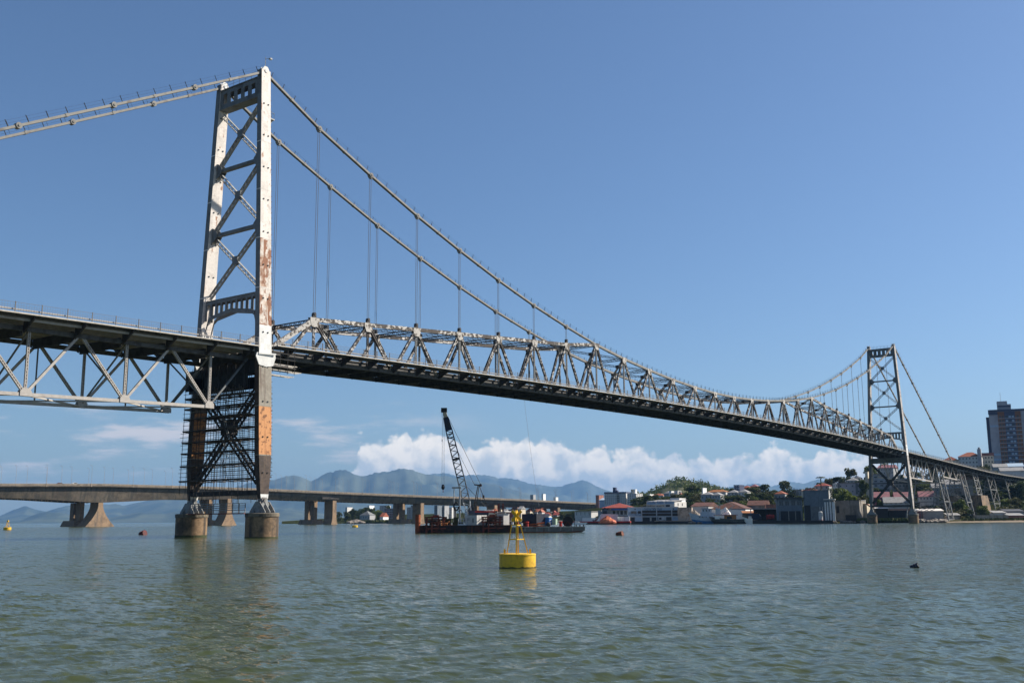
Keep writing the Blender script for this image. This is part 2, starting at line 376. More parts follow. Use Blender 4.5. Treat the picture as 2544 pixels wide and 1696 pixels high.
    if near: MB().box(x0-.7, x0+.7, -hw(6.6)+.4, hw(6.6)-.4, 6.3, 7.0).build('base_strut', 'dark_steel', T)
    else:
        MB().box(x0-.7, x0+.7, -hw(6.6)+.4, hw(6.6)-.4, 6.6, 7.5).build('base_strut', 'dark_steel', T)
        MB().box(x0-.25, x0+.25, -hw(16.4)+.4, -.8, 16.25, 16.65).box(x0-.25, x0+.25, .8, hw(16.4)-.4, 16.25, 16.65).build('mid_strut', 'dark_steel', T)
    for s in (-1, 1):
        y = s*5.15
        b = MB()
        for k in (-.38, .38):
            b.prism([(-.9, 73.2), (.9, 73.2), (.62, 74.5), (.3, 74.95), (-.3, 74.95), (-.62, 74.5)], lambda a, c, k=k: (x0+a, y+k-.09, c), lambda a, c, k=k: (x0+a, y+k+.09, c))
        b.tube((x0, y-.62, 74.15), (x0, y+.62, 74.15), .3, 12); b.box(x0-.6, x0+.6, y-.3, y+.3, 73.3, 74.6)
        b.build('saddle', 'fresh_white' if near else 'lattice_grey', T)
        y = s*hw(5.5); b = MB()
        b.tube((x0, y-.75, 5.45), (x0, y+.75, 5.45), .34, 12)
        b.box(x0-.5, x0+.5, y-.45, y+.45, 5.1, 5.95)
        for k in (-.62, -.2, .2, .62):
            b.prism([(-.34, 5.5), (.34, 5.5), (1.35, 3.85), (1.35, 3.65), (-1.35, 3.65), (-1.35, 3.85)] if abs(k) > .3 else [(-.28, 5.45), (.28, 5.45), (.9, 3.65), (-.9, 3.65)], lambda a, c, k=k: (x0+a, y+k-.05, c), lambda a, c, k=k: (x0+a, y+k+.05, c))
        for k in (-.9, 0, .9):
            b.prism([(-.5, 5.3), (.5, 5.3), (1.75, 3.85), (1.75, 3.65), (-1.75, 3.65), (-1.75, 3.85)], lambda a, c, k=k: (x0+k-.05, y+a, c), lambda a, c, k=k: (x0+k+.05, y+a, c))
        b.build('foot_casting', 'lattice_grey', T)
    if near:
        b = MB(); b.tube((x0, -5.4, 74.9), (x0, -5.4, 76.6), .05, 5); b.tube((x0, -5.4, 76.3), (x0+.35, -6.1, 76.3), .04, 5); b.box(x0+.2, x0+.6, -6.35, -5.95, 76.1, 76.35)
        b.build('beacon_lamp', 'galv', T)
        b = MB(); b.box(x0+.95, x0+1.8, -6, -5.1, 66.2, 66.4)
        for px_, py_ in ((.97, -5.9), (1.75, -5.9), (1.75, -5.2)): b.tube((x0+px_, py_, 66.4), (x0+px_, py_, 67.4), .04, 4)
        b.tube((x0+.97, -5.9, 67.4), (x0+1.75, -5.9, 67.4), .04, 4); b.tube((x0+1.75, -5.9, 67.4), (x0+1.75, -5.2, 67.4), .04, 4); b.beam((x0+.95, -5.6, 65.2), (x0+1.7, -5.6, 66.2), .1, .1)
        b.build('service_platform', 'galv', T)
        b = MB()                                    # pegs and a ladder up the far edge of the near leg
        z = 9.
        while z < 70:
            y = -hw(z); w = interp(WX, z)/2
            b.box(x0+w, x0+w+.22, y-.5, y-.44, z, z+.08); z += .9
        b.build('step_iron', 'dark_steel', T)
    for s in (-1, 1):
        b = MB(); b.smooth = True
        rr = 2.43 if near else 2.0
        b.lathe([(rr, -2), (rr, 3.05)], (x0, s*8.4, 0), 40, False)
        b.smooth = False
        o = b.build('pier', 'pier_concrete', BR)
        b = MB(); b.lathe([(rr, 3.04), (rr+.09, 3.1), (rr+.09, 3.55), (rr, 3.64)], (x0, s*8.4, 0), 40); b.build('cap', 'pier_cap', o)
        b = MB(); b.lathe([(rr+.02, -.5), (rr+.02, .16+.1*(s+1))], (x0, s*8.4, 0), 40, False); b.build('tide_band', 'algae', o)
    return T
TWN = tower(0, True); TWF = tower(SPAN, False)

# ---- eyebar chains, hangers
def chain_pts():
    L = [(-60+k*13.1-5.2, 0) for k in range(0)]
    pts = [(-13.1*k, 74.06-7.17*k-.0*k) for k in (5, 4, 3, 2, 1)]+[(0, 74.15)]+[(xj(i), zch(i)) for i in range(1, 27)]+[(SPAN, 74.15)]
    pts += [(SPAN+12.45*k, 74.06-6.72*k-.015*k*k) for k in range(1, 11)]
    return pts
CH = chain_pts()
for s in (-1, 1):
    y = s*YT
    b = MB(); hr = MB()
    for (xa, za), (xb, zb_) in zip(CH, CH[1:]):
        mid = xj(8)-.1 < xa < xj(19)-.1
        h = .52 if mid else .34
        a = V((xa, y, za)); c = V((xb, y, zb_)); d = (c-a).normalized(); u = V((-d.z, 0, d.x))
        for k in (-.24, -.08, .08, .24): b.beam(a+V((0, k, 0)), c+V((0, k, 0)), .055, h, u)
        b.beam(lerp(a, c, .47), lerp(a, c, .50), .62, h+.12, u)
        if xb <= 425:
            n = 5
            for j in range(n):
                p = lerp(a, c, (j+.5)/n)+V((0, s*.22, 0)); hr.tube(p+u*.1, p+u*1.1, .06, 4)
                p = lerp(a, c, (j+.62)/n)-V((0, s*.22, 0)); hr.tube(p+u*.1, p+u*.95, .022, 4)
            for e in (.55, .95): hr.tube(a+u*e+V((0, s*.22, 0)), c+u*e+V((0, s*.22, 0)), .012, 3, cap=False)
    o = b.build('main_chain', 'chain_grey', BR)
    hr.build('handrail', 'dark_steel', o)
    for (xa, za) in CH:
        if abs(xa) < 1 or abs(xa-SPAN) < 1 or xj(8)-1 < xa < xj(19)+1: continue
        b = MB(); b.tube((xa, y-.36, za), (xa, y+.36, za), .42, 12); b.tube((xa, y-.45, za), (xa, y+.45, za), .16, 8)
        if 0 < xa < SPAN: b.box(xa-.3, xa+.3, y-.2, y+.2, za-.62, za-.2)
        b.build('eyebar_joint', 'chain_grey', o)
    for i in list(range(1, 8))+list(range(20, 27)):
        x = xj(i); b = MB()
        for k in (-.2, .2):
            b.tube((x+k, y, ztop(i)+1.0), (x+k, y, zch(i)-.5), .042, 5)
        o2 = b.build('hanger', 'rope', BR)
        b = MB(); b.box(x-.34, x+.34, y-.22, y+.22, ztop(i)+.3, ztop(i)+.95); b.tube((x, y-.3, ztop(i)+.98), (x, y+.3, ztop(i)+.98), .26, 8)
        b.build('socket', 'dark_steel', o2)

# ---- stiffening trusses
BX = [1.2]+[xj(i)+PAN/2 for i in range(0, 27)]+[SPAN-1.2]       # bottom nodes
BX[1] = xj(1)-PAN/2
for s in (-1, 1):
    y = s*YT; b = MB()
    n = 54
    for k in range(n):
        xa = 1+(SPAN-2)*k/n; xb = 1+(SPAN-2)*(k+1)/n
        b.beam((xa, y, zb(xa)), (xb, y, zb(xb)), .5, .66)
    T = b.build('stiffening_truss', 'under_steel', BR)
    for i in range(1, 27):
        x = xj(i); z = ztop(i); g = MB(); g.box(x-.3, x+.3, y-.25, y+.25, z-.6, z-.36)
        for k in (-.27, .27):
            g.prism([(-1.0, .32), (1.0, .32), (1.0, -.3), (.62, -1.25), (-.62, -1.25), (-1.0, -.3)], lambda a, c, k=k: (x+a, y+k-.02, z+c), lambda a, c, k=k: (x+a, y+k+.02, z+c))
        g.build('gusset', 'peeling_less', T)
    pk = 'peeling'
    chords = [(1, 8), (19, 26)]
    for a_, c_ in chords:
        b = MB()
        for i in range(a_, c_):
            A = V((xj(i), y, ztop(i))); C_ = V((xj(i+1), y, ztop(i+1)))
            b.beam(A, C_, .5, .70)
            for f in (.02, .33, .66): p = lerp(A, C_, f); b.beam(p, p+(C_-A).normalized()*.5, .53, .73)
        b.build('top_chord', pk, T)
    for x0, i, xe in ((1, 1, 1.2), (1, 26, SPAN-1.2)):
        MB().beam((xe, y, zb(xe)+.1), (xj(i), y, ztop(i)), .5, .8, (0, 0, 1)).build('end_post', 'peeling_less', T)
    for i in range(1, 27):
        x = xj(i); zt_ = ztop(i)-.4
        MB().laced((x, y, zb(x)), (x, y, zt_), .24, .42, (1, 0, 0), plate=.08, pitch=.5, lace=.07).build('vertical_post', 'peeling' if s < 0 and i < 3 else 'lattice_grey', T)
        for sg in (-1, 1):
            xe = x+sg*PAN/2
            if xe < 3 or xe > SPAN-3: xe = x+sg*PAN/2
            A = V((x+sg*.35, y, zt_)); C_ = V((xe-sg*.25, y, zb(xe)+.25)); d = (C_-A).normalized()
            b = MB(); u = V((-d.z, 0, d.x))
            b.beam(A, C_, .42, .12, u, (0, .2)); b.beam(A, C_, .42, .12, u, (0, -.2)); b.beam(A, C_, .3, .3, u)
            b.build('diagonal', pk, T)
for i in range(1, 27):
    x = xj(i); z = ztop(i)-.15
    MB().laced((x, -YT+.25, z), (x, YT-.25, z), .45, .62, (0, 0, 1), plate=.09, pitch=.55, lace=.07).build('sway_strut', 'dark_steel' if i % 2 else 'under_steel', BR)
for i in range(1, 26):
    for s in (-1, 1):
        A = V((xj(i)+.3, s*(YT-.3), ztop(i)-.1)); C_ = V((xj(i+1)-.3, -s*(YT-.3), ztop(i+1)-.1))
        MB().laced(A, C_, .3, .5, (0, 0, 1), plate=.08, pitch=.5, lace=.06).build('lateral_brace', 'lattice_grey', BR)
    c = V(((xj(i)+xj(i+1))/2, 0, (ztop(i)+ztop(i+1))/2-.1))
    MB().box(c.x-.7, c.x+.7, -.5, .5, c.z-.36, c.z+.36).build('brace_plate', 'dark_steel', BR)
# ---- floor of the main span
def strip(b, x0, x1, n, y0, y1, f, t0, t1):
    for k in range(n):
        xa = lerp(x0, x1, k/n); xb = lerp(x0, x1, (k+1)/n); za = f(xa); zc_ = f(xb)
        b.add([(xa, y0, za+t0), (xb, y0, zc_+t0), (xb, y1, zc_+t0), (xa, y1, za+t0), (xa, y0, za+t1), (xb, y0, zc_+t1), (xb, y1, zc_+t1), (xa, y1, za+t1)],
              [(0, 3, 2, 1), (4, 5, 6, 7), (0, 1, 5, 4), (2, 3, 7, 6)]+([(3, 0, 4, 7)] if k == 0 else [])+([(1, 2, 6, 5)] if k == n-1 else []))
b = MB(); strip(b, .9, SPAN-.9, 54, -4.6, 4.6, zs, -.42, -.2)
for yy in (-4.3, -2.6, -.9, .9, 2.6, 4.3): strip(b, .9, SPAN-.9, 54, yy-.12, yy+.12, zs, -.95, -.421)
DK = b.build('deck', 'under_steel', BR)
def floor_beam(x, f, fb, par, yi, dep=1.1):
    b = MB(); zt_ = f(x)-.43; z0 = fb(x)-.45
    b.box(x-.14, x+.14, -YT+.25, YT-.25, z0, zt_-.52)
    for s in (-1, 1):
        b.prism([(YT+.25, zt_+.22), (8-.15, zt_+.22), (8-.15, zt_-.05), (YT+.25, zt_-dep)], lambda a, c: (x-.1, s*a, c), lambda a, c: (x+.1, s*a, c))
    return b.build('floor_beam', 'dark_steel', par)
for k in range(54):
    x = .95+SPAN*.0+(xj(1)-PAN/2)*0+ (k+.5)*0
for k in range(53):
    x = xj(1)-PAN/2+k*PAN/2
    floor_beam(x, zs, zb, DK, 0, 1.25)
def sidewalk(par, x0, x1, n, f, s, yo=8.0, yi=5.65):
    b = MB(); strip(b, x0, x1, n, min(s*yo, s*yi), max(s*yo, s*yi), f, -.2, -.05)
    for yy in (6.3, 7.1): strip(b, x0, x1, n, s*yy-.08, s*yy+.08, f, -.42, -.201)
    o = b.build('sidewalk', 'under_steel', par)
    b = MB(); strip(b, x0, x1, n, s*(yo+.06)-.055, s*(yo+.06)+.055, f, -.13, .04); b.build('fascia', 'fascia', o)
    return o
def railing(par, x0, x1, pitch, f, s, y=7.93, ph=1.25, pk=.34):
    n = round((x1-x0)/pitch); b = MB()
    for k in range(n+1):
        x = lerp(x0, x1, k/n); b.box(x-.05, x+.05, s*y-.05, s*y+.05, f(x)-.3, f(x)+ph+.1)
    m = max(2, n*2)
    for h, w in ((ph, .035), (.85, .02), (.62, .02)):
        for k in range(m):
            xa = lerp(x0, x1, k/m); xb = lerp(x0, x1, (k+1)/m); b.beam((xa, s*y, f(xa)+h), (xb, s*y, f(xb)+h), w, w)
    q = int((x1-x0)/pk)
    for k in range(q):
        x = lerp(x0, x1, (k+.5)/q); b.beam((x, s*y, f(x)+.1), (x, s*y, f(x)+ph), .016, .016, (1, 0, 0))
    o = b.build('railing', 'rope', par)
    b = MB()
    for k in range(m):
        xa = lerp(x0, x1, k/m); xb = lerp(x0, x1, (k+1)/m); b.beam((xa, s*(y-.25), f(xa)+.42), (xb, s*(y-.25), f(xb)+.42), .12, .2)
    b.build('service_pipe', 'span_paint', o)
for s in (-1, 1):
    sidewalk(BR, 2.2, SPAN-2.2, 54, zs, s); railing(BR, 2.2, SPAN-2.2, PAN/4, zs, s)

# ================================================================== near approach span (left)
def za(x): return 28.75+.022*x
def zba(x): return 19.25+.028*x
def zta(x): return 26.95+.012*x
AP = thing('approach_span', 'grey steel deck truss approach span ending at the near tower', 'bridge span', (-30, 0, 0))
AP.location = (0, 0, 0)
xb_ = [-8-13.9*k for k in range(0, 5)]; X0 = -64.
for s in (-1, 1):
    y = s*YT
    b = MB(); b.beam((X0, y, zba(X0)), (-7.4, y, zba(-7.4)), .45, .44)
    for x in xb_:
        for k in (-.3, .3): b.prism([(-.75, -.22), (.75, -.22), (.75, .4), (.4, .8), (-.4, .8), (-.75, .4)], lambda a, c, k=k: (x+a, y+k-.02, zba(x)+c), lambda a, c, k=k: (x+a, y+k+.02, zba(x)+c))
    b.build('bottom_chord', 'span_paint', AP)
    b = MB(); b.beam((X0, y, zta(X0)), (-1.5, y, zta(-1.5)), .5, .6)
    b.build('top_chord', 'under_steel', AP)
    for x in xb_:
        MB().laced((x, y, zba(x)+.3), (x, y, zta(x)), .3, .34, (1, 0, 0), plate=.1, pitch=.4, lace=.07).build('vertical_post', 'span_paint', AP)
        for sg in (-1, 1):
            xt = x+sg*6.95
            if xt < X0: continue
            A = V((x+sg*.3, y, zba(x)+.4)); C_ = V((xt-sg*.2, y, zta(xt)))
            b = MB(); d = (C_-A).normalized(); u = V((-d.z, 0, d.x))
            if sg < 0: b.laced(A, C_, .34, .38, u, plate=.12, pitch=.4, lace=.08)
            else: b.beam(A, C_, .28, .33 if x < -9 else .26, u)
            b.build('diagonal', 'span_paint' if x < -9 or sg < 0 else 'grey_paint', AP)  # end strut coloured dark grey to stand in for the shadow on it
for x in xb_:
    for s in (-1, 1): MB().beam((x, s*YT, zta(x)-.1), (x, -s*YT, zba(x)+.3), .16, .2, (1, 0, 0)).build('sway_brace', 'grey_paint', AP)
for k in range(4):
    xt = -14.95-13.9*k; MB().beam((xt, YT, zba(xt)), (xt, YT, zta(xt)), .16, .16, (1, 0, 0)).build('hanger_rod', 'grey_paint', AP)
for xa, xc in zip(xb_, xb_[1:]):
    for s in (-1, 1): MB().beam((xa, s*YT, zba(xa)-.05), (xc, -s*YT, zba(xc)-.05), .25, .2).build('lateral_brace', 'span_paint', AP)
b = MB(); strip(b, X0, -1.3, 10, -5.6, 5.6, za, -.42, -.2)
for yy in (-4.6, -3, -1, 1, 3, 4.6): strip(b, X0, -1.3, 10, yy-.14, yy+.14, za, -.95, -.421)
for yy in (-6.9, 6.9): strip(b, X0, -1.3, 10, yy-.1, yy+.1, za, -.75, -.21)
ADK = b.build('deck', 'span_paint', AP)
for k in range(9): floor_beam(-1.9-6.95*k if k else -2.2, za, lambda x: za(x)-1.85, ADK, 0, 1.6)
for s in (-1, 1):
    sidewalk(AP, X0, -1.4, 10, za, s); railing(AP, -63.3, -1.5, 3.45, za, s)

# ================================================================== far approach viaduct (right)
PROF = [(330, 29.9), (342, 28.95), (391, 27.9), (443, 26.6), (485, 25.65), (529, 25.2), (580, 25.1), (700, 24.8)]
def zr(x): return interp(PROF, x)
VD = thing('approach_viaduct', 'steel trestle viaduct running from the far tower onto the shore', 'viaduct', (0, 0, 0))
b = MB(); strip(b, SPAN+1.3, 690, 36, -5.6, 5.6, zr, -.5, -.2)
for yy in (-5, -2, 2, 5): strip(b, SPAN+1.3, 690, 36, yy-.12, yy+.12, zr, -1.9, -.501)
VDK = b.build('deck', 'under_steel', VD)
for k in range(50):
    x = SPAN+3+6.9*k; floor_beam(x, zr, lambda x: zr(x)-1.7, VDK, 0, 1.2)
for s in (-1, 1):
    sidewalk(VD, SPAN+1.4, 690, 36, zr, s); railing(VD, SPAN+1.5, 690, 3.45, zr, s, pk=.3)
for (xa, xc, z0, z1, n) in ((340.5, 384.5, 19.15, 18.2, 3), (404.6, 428, 20.9, 20.2, 2)):
    for s in (-1, 1):
        y = s*YT; b = MB(); b.beam((xa-.5, y, z0), (xc, y, z1), .5, .5)
        L = (xc-xa)/n
        for k in range(n+1):
            x = xa+L*k; z = lerp(z0, z1, k/n)
            for sg in (-1, 1):
                xt = x+sg*L*.5
                if xt < xa-3 or xt > xc+L*.6: continue
                b.beam((x, y, z), (xt, y, zr(xt)-1.4), .34, .34, (0, 1, 0))
            if k and k < n: b.beam((x, y, z), (x, y, zr(x)-1.4), .26, .26, (1, 0, 0))
        b.build('side_truss', 'span_paint', VD)
def trestle(xa, xc, zf):
    b = MB(); zt_ = zr(xa)-1.8; q = lambda z: YT+(zt_-z)*.165
    for x in (xa, xc):
        for s in (-1, 1): b.beam((x, s*YT, zt_), (x, s*q(zf), zf), .5, .5, (1, 0, 0))
        for z in (zt_-.4, lerp(zf, zt_, .68), lerp(zf, zt_, .34), zf+.5): b.beam((x, -q(z), z), (x, q(z), z), .28, .3)
        lv = [zt_, lerp(zf, zt_, .68), lerp(zf, zt_, .34), zf+.5]
        for z0, z1 in zip(lv, lv[1:]):
            for s in (-1, 1): b.beam((x, s*q(z0), z0), (x, -s*q(z1), z1), .16, .2, (1, 0, 0))
    for s in (-1, 1):
        lv = [zt_, lerp(zf, zt_, .68), lerp(zf, zt_, .34), zf+.5]
        for z in lv: b.beam((xa, s*q(z), z), (xc, s*q(z), z), .3, .3)
        for z0, z1 in zip(lv, lv[1:]):
            b.beam((xa, s*q(z0), z0), (xc, s*q(z1), z1), .14, .18, (0, 1, 0)); b.beam((xc, s*q(z0), z0), (xa, s*q(z1), z1), .14, .18, (0, 1, 0))
    return b.build('trestle', 'lattice_grey', VD)
trestle(391.6, 400.6, .8); trestle(434.6, 443, 1.5); trestle(461.5, 471, 13.2); trestle(494, 509.5, 2); trestle(539, 552, 5)
b = MB()
for s in (-1, 1):
    b.hexa([(457, s*7.5-3, 0), (477, s*7.5-3, 0), (477, s*7.5+3, 0), (457, s*7.5+3, 0), (459.5, s*6.5-2.4, 13.2), (474.5, s*6.5-2.4, 13.2), (474.5, s*6.5+2.4, 13.2), (459.5, s*6.5+2.4, 13.2)])
b.build('anchor_pier', 'pier_concrete', VD)

# ================================================================== scaffolding on the near tower
SF = thing('scaffolding', 'dark tube scaffolding with plank decks wrapped around the near tower base', 'scaffolding', (0, 0, 7))
SF.location = (0, 0, 0)
lv = [8.6, 10.9, 12.9, 14.6, 16.4, 18.3, 19.9, 21.5]
yl = lambda z: hw(z)+.8
for i, z in enumerate(lv):
    b = MB()
    b.box(-2.3, -1.35, -hw(z)+.7, yl(z), z, z+.16); b.box(1.35, 2.3, -hw(z)+.7, yl(z)-.6, z+.3, z+.44)
    for k in range(7):
        yy = lerp(-hw(z)+1, yl(z)-.3, k/6); b.box(-2.4, 2.4, yy-.05, yy+.05, z-.12, z-.02)
    b.build('platform', 'plank', SF)
for xx in (-2.35, -1.3, 1.3, 2.35):
    for k in range(8):
        yy = lerp(-6.3, 8.6, k/7)
        z0 = 5.2 if k in (1, 3, 5, 6) else 6.6
        MB().tube((xx, yy, z0), (xx, yy*.94, 26.5), .045, 5).build('upright_tube', 'dark_steel', SF)
z = 9.3
while z < 22.5:
    b = MB()
    for xx in (-2.35, 2.35):
        b.tube((xx, -hw(z)+.6, z), (xx, yl(z)-.2+random.uniform(-.2, .6), z), .038, 5)
        if xx > 0: b.tube((xx, -hw(z)+.9, z+.28), (xx, hw(z)-1, z+.28), .035, 4)
    b.build('ledger_tube', 'brown_rust', SF); z += .62
for k, (z0, z1, y0, y1) in enumerate(((22.3, 24.7, -6.6, 7.6), (22.8, 26, 3.8, 8.6))):
    MB().box(-2.2, -2.1, y0, y1, z0, z1).build('net_screen', 'black_net', SF); MB().box(1.9, 2.0, y0, y1, z0+.5, z1).build('net_screen', 'black_net', SF)
b = MB()
for k in range(26):
    y0 = -6+k*.48; b.box(-2.4, -2.3, y0, y0+.2, 21.6, 22.4+.3*(k % 3))
b.build('guard_board', 'plank', SF)
b = MB()
for zz in range(4):
    z0 = 8.7+zz*3.2; a = V((-1.8, -2.2, z0)); c = V((-1.8, -.9, z0+3))
    for o_ in (-.2, .2): b.beam(a+V((0, o_, 0)), c+V((0, o_, 0)), .06, .06)
    for j in range(9): p = lerp(a, c, j/9); b.beam(p-V((0, .2, 0)), p+V((0, .2, 0)), .04, .04)
b.build('ladder', 'galv', SF)
for z, dy in ((26.3, .2), (25.4, .35), (24.6, .1)):
    b = MB()
    for k in range(3): b.box(1.3, 5.5+dy*6, -7.6+k*.5, -7.55+k*.5, z, z+.12)
    b.build('outrigger', 'fascia', SF)
b = MB()
for zz in (27.2, 28.1, 28.9):
    b.tube((1.4, -7.75, zz), (6.2, -7.75, zz), .05, 5)
for xx in (1.6, 3.1, 4.6, 6): b.tube((xx, -7.75, 25), (xx, -7.75, 29.3), .05, 5)
b.box(1.3, 6.3, -7.8, -6.4, 25.9, 26.02)
b.build('hanging_stage', 'dark_steel', SF)
# catwalk between the piers
CW = thing('catwalk', 'narrow railed walkway between the two round piers of the near tower', 'walkway', (0, 0, 3.65))
b = MB(); b.box(-2.4, -1.2, -6.2, 6.2, -.15, 0); b.build('walk_deck', 'rust_red', CW)
b = MB()
for xx in (-2.35, -1.25):
    for k in range(9):
        yy = lerp(-6, 6, k/8); b.box(xx-.04, xx+.04, yy-.05, yy+.05, 0, 1.45)
    for h in (.45, .8, 1.1, 1.42): b.box(xx-.03, xx+.03, -6.1, 6.1, h-.045, h+.045)
b.build('guard_rail', 'lattice_grey', CW)
# loose rope hanging from the deck to the barge
p0 = ymeet(1302, 988, -4.9); p1 = at(1339, 1257, 204)
tag(MB().path([lerp(p0, p1, t)+V((0, 0, -1.2*4*t*(1-t))) for t in [k/8 for k in range(9)]], .022, 4).build('hanging_rope', 'rope'), 'thin slack rope hanging from the bridge deck down to the barge', 'rope')

# ================================================================== water
def sstep(a, b, x): t = np.clip((x-a)/(b-a), 0, 1); return t*t*(3-2*t)
def water():
    dy = list(np.arange(470, 12, -1.3))+list(np.geomspace(12, .25, 60)); vr = [CZ*FPX*.97/d for d in dy]
    vr = [.6, 2, 5, 9]+[v for v in vr if v > 11]+[26000., 40000.]
    front = np.linspace(-.66, .66, 1150); side = np.linspace(.66, 2*math.pi-.66, 40)[1:-1]
    ang = np.concatenate([front, side]); v = np.array(vr)
    dv = np.gradient(v)
    A, VV = np.meshgrid(ang, v); rad = VV/np.where(np.abs(A) < .661, np.cos(A), 1)
    dirx = EF.x*np.cos(A)+ER.x*np.sin(A); diry = EF.y*np.cos(A)+ER.y*np.sin(A)
    X = CX+dirx*rad; Y = CY+diry*rad; Z = np.zeros_like(X)
    DV = np.repeat(dv[:, None], len(ang), 1)
    fade = np.where(np.abs(A) < .66, 1, 0)
    wd = math.atan2(EF.y, EF.x)+.5; lost = np.zeros_like(X)
    for i in range(64):
        lam = .15*(9**(i/63)); th = wd+RNG.normal(0, .55); k = 2*math.pi/lam
        amp = .026/k*min(1, 1.3/lam)
        ph = RNG.uniform(0, 6.28)
        w = sstep(2.2*DV, 5*DV, lam)*fade
        arg = k*(math.cos(th)*X+math.sin(th)*Y)+ph
        Z += amp*w*(np.sin(arg)+.25*np.sin(2*arg)); lost += (1-w*w)/64
    for i in range(26):
        lam = 3.2*(4.2**(i/25)); th = wd+RNG.normal(0, .5); k = 2*math.pi/lam
        Z += .0026/k*sstep(1.1*DV, 3*DV, lam)*fade*np.sin(k*(math.cos(th)*X+math.sin(th)*Y)+RNG.uniform(0, 6.28))
    # gust patches
    G = .75+.35*np.sin(X*.043+1.2*np.sin(Y*.031))*np.sin(Y*.057-1)+.25*np.sin(X*.021-Y*.034)
    Z *= np.clip(G, .3, 1.4)
    nr, nc = X.shape
    co = np.stack([X, Y, Z], -1).reshape(-1, 3)
    i = np.arange(nr-1)[:, None]*nc; j = np.arange(nc)[None, :]; j2 = (j+1) % nc
    q = np.stack([i+j, i+j2, i+nc+j2, i+nc+j], -1).reshape(-1, 4)[:, ::-1]
    me = bpy.data.meshes.new('water')
    me.vertices.add(len(co)); me.vertices.foreach_set('co', co.ravel())
    me.loops.add(q.size); me.loops.foreach_set('vertex_index', q.ravel().astype(np.int32))
    me.polygons.add(len(q)); me.polygons.foreach_set('loop_start', np.arange(0, q.size, 4, dtype=np.int32)); me.polygons.foreach_set('loop_total', np.full(len(q), 4, dtype=np.int32))
    me.polygons.foreach_set('use_smooth', np.ones(len(q), bool)); me.update(calc_edges=True); me.validate()
    at_ = me.attributes.new('unresolved', 'FLOAT', 'POINT'); at_.data.foreach_set('value', lost.ravel().astype(np.float32))     # share of the wave slopes too fine for the mesh there
    o = bpy.data.objects.new('water', me); COL.objects.link(o); o['kind'] = 'structure'
    m, n, l, bs, out = nt('water')
    bs.inputs['Base Color'].default_value = (.064, .082, .045, 1); bs.inputs['Roughness'].default_value = .12; bs.inputs['Specular IOR Level'].default_value = .25; bs.inputs['IOR'].default_value = 1.33
    tc = n.new('ShaderNodeNewGeometry')
    def noise(sc, det, st=(1, 1, 1), rot=0):
        mp = n.new('ShaderNodeMapping'); mp.inputs['Scale'].default_value = st; mp.inputs['Rotation'].default_value = (0, 0, rot); l.new(tc.outputs['Position'], mp.inputs[0])
        t = n.new('ShaderNodeTexNoise'); t.inputs['Scale'].default_value = sc; t.inputs['Detail'].default_value = det; t.inputs['Roughness'].default_value = .62; l.new(mp.outputs[0], t.inputs[0]); return t.outputs[0]
    rot = -(wd-0)
    def ncol(sc, det, st):
        mp = n.new('ShaderNodeMapping'); mp.inputs['Scale'].default_value = st; mp.inputs['Rotation'].default_value = (0, 0, rot); l.new(tc.outputs['Position'], mp.inputs[0])
        t = n.new('ShaderNodeTexNoise'); t.inputs['Scale'].default_value = sc; t.inputs['Detail'].default_value = det; t.inputs['Roughness'].default_value = .6; l.new(mp.outputs[0], t.inputs[0])
        x = n.new('ShaderNodeVectorMath'); x.operation = 'SUBTRACT'; x.inputs[1].default_value = (.5, .5, .5); l.new(t.outputs['Color'], x.inputs[0]); return x.outputs[0]
    def vmath(op, a, b):
        x = n.new('ShaderNodeVectorMath'); x.operation = op; l.new(a, x.inputs[0])
        if isinstance(b, tuple): x.inputs[1].default_value = b
        elif b is not None: l.new(b, x.inputs[1])
        return x.outputs[0]
    # ripples too small to model: random facet slopes, stronger where a gust roughens the water
    gust = noise(.012, 3, (1, .35, 1), rot)
    mr = n.new('ShaderNodeMapRange'); l.new(gust, mr.inputs[0]); mr.inputs[1].default_value = .35; mr.inputs[2].default_value = .65; mr.inputs[3].default_value = .9; mr.inputs[4].default_value = 1.6
    sl = vmath('ADD', vmath('MULTIPLY', ncol(5.5, 3, (1, .4, 1)), (.66, .66, 0)), vmath('MULTIPLY', ncol(1.5, 3, (1, .3, 1)), (.42, .42, 0)))
    ua = n.new('ShaderNodeAttribute'); ua.attribute_name = 'unresolved'
    u1 = n.new('ShaderNodeMath'); u1.operation = 'MULTIPLY_ADD'; u1.inputs[1].default_value = 1.1; u1.inputs[2].default_value = .55; l.new(ua.outputs['Fac'], u1.inputs[0])
    u2 = n.new('ShaderNodeMath'); u2.operation = 'MULTIPLY'; l.new(u1.outputs[0], u2.inputs[0]); l.new(mr.outputs[0], u2.inputs[1])
    x = n.new('ShaderNodeVectorMath'); x.operation = 'SCALE'; l.new(sl, x.inputs[0]); l.new(u2.outputs[0], x.inputs['Scale'])
    nn_ = vmath('NORMALIZE', vmath('ADD', tc.outputs['Normal'], x.outputs[0]), None); l.new(nn_, bs.inputs['Normal'])
    # silt clouds: the water's own colour drifts between green and grey
    silt = noise(.03, 3, (1, .5, 1), rot); mx = n.new('ShaderNodeMix'); mx.data_type = 'RGBA'; l.new(silt, mx.inputs[0]); mx.inputs[6].default_value = (.040, .053, .020, 1); mx.inputs[7].default_value = (.050, .060, .026, 1); l.new(mx.outputs[2], bs.inputs['Base Color'])
    me.materials.append(m)
water()

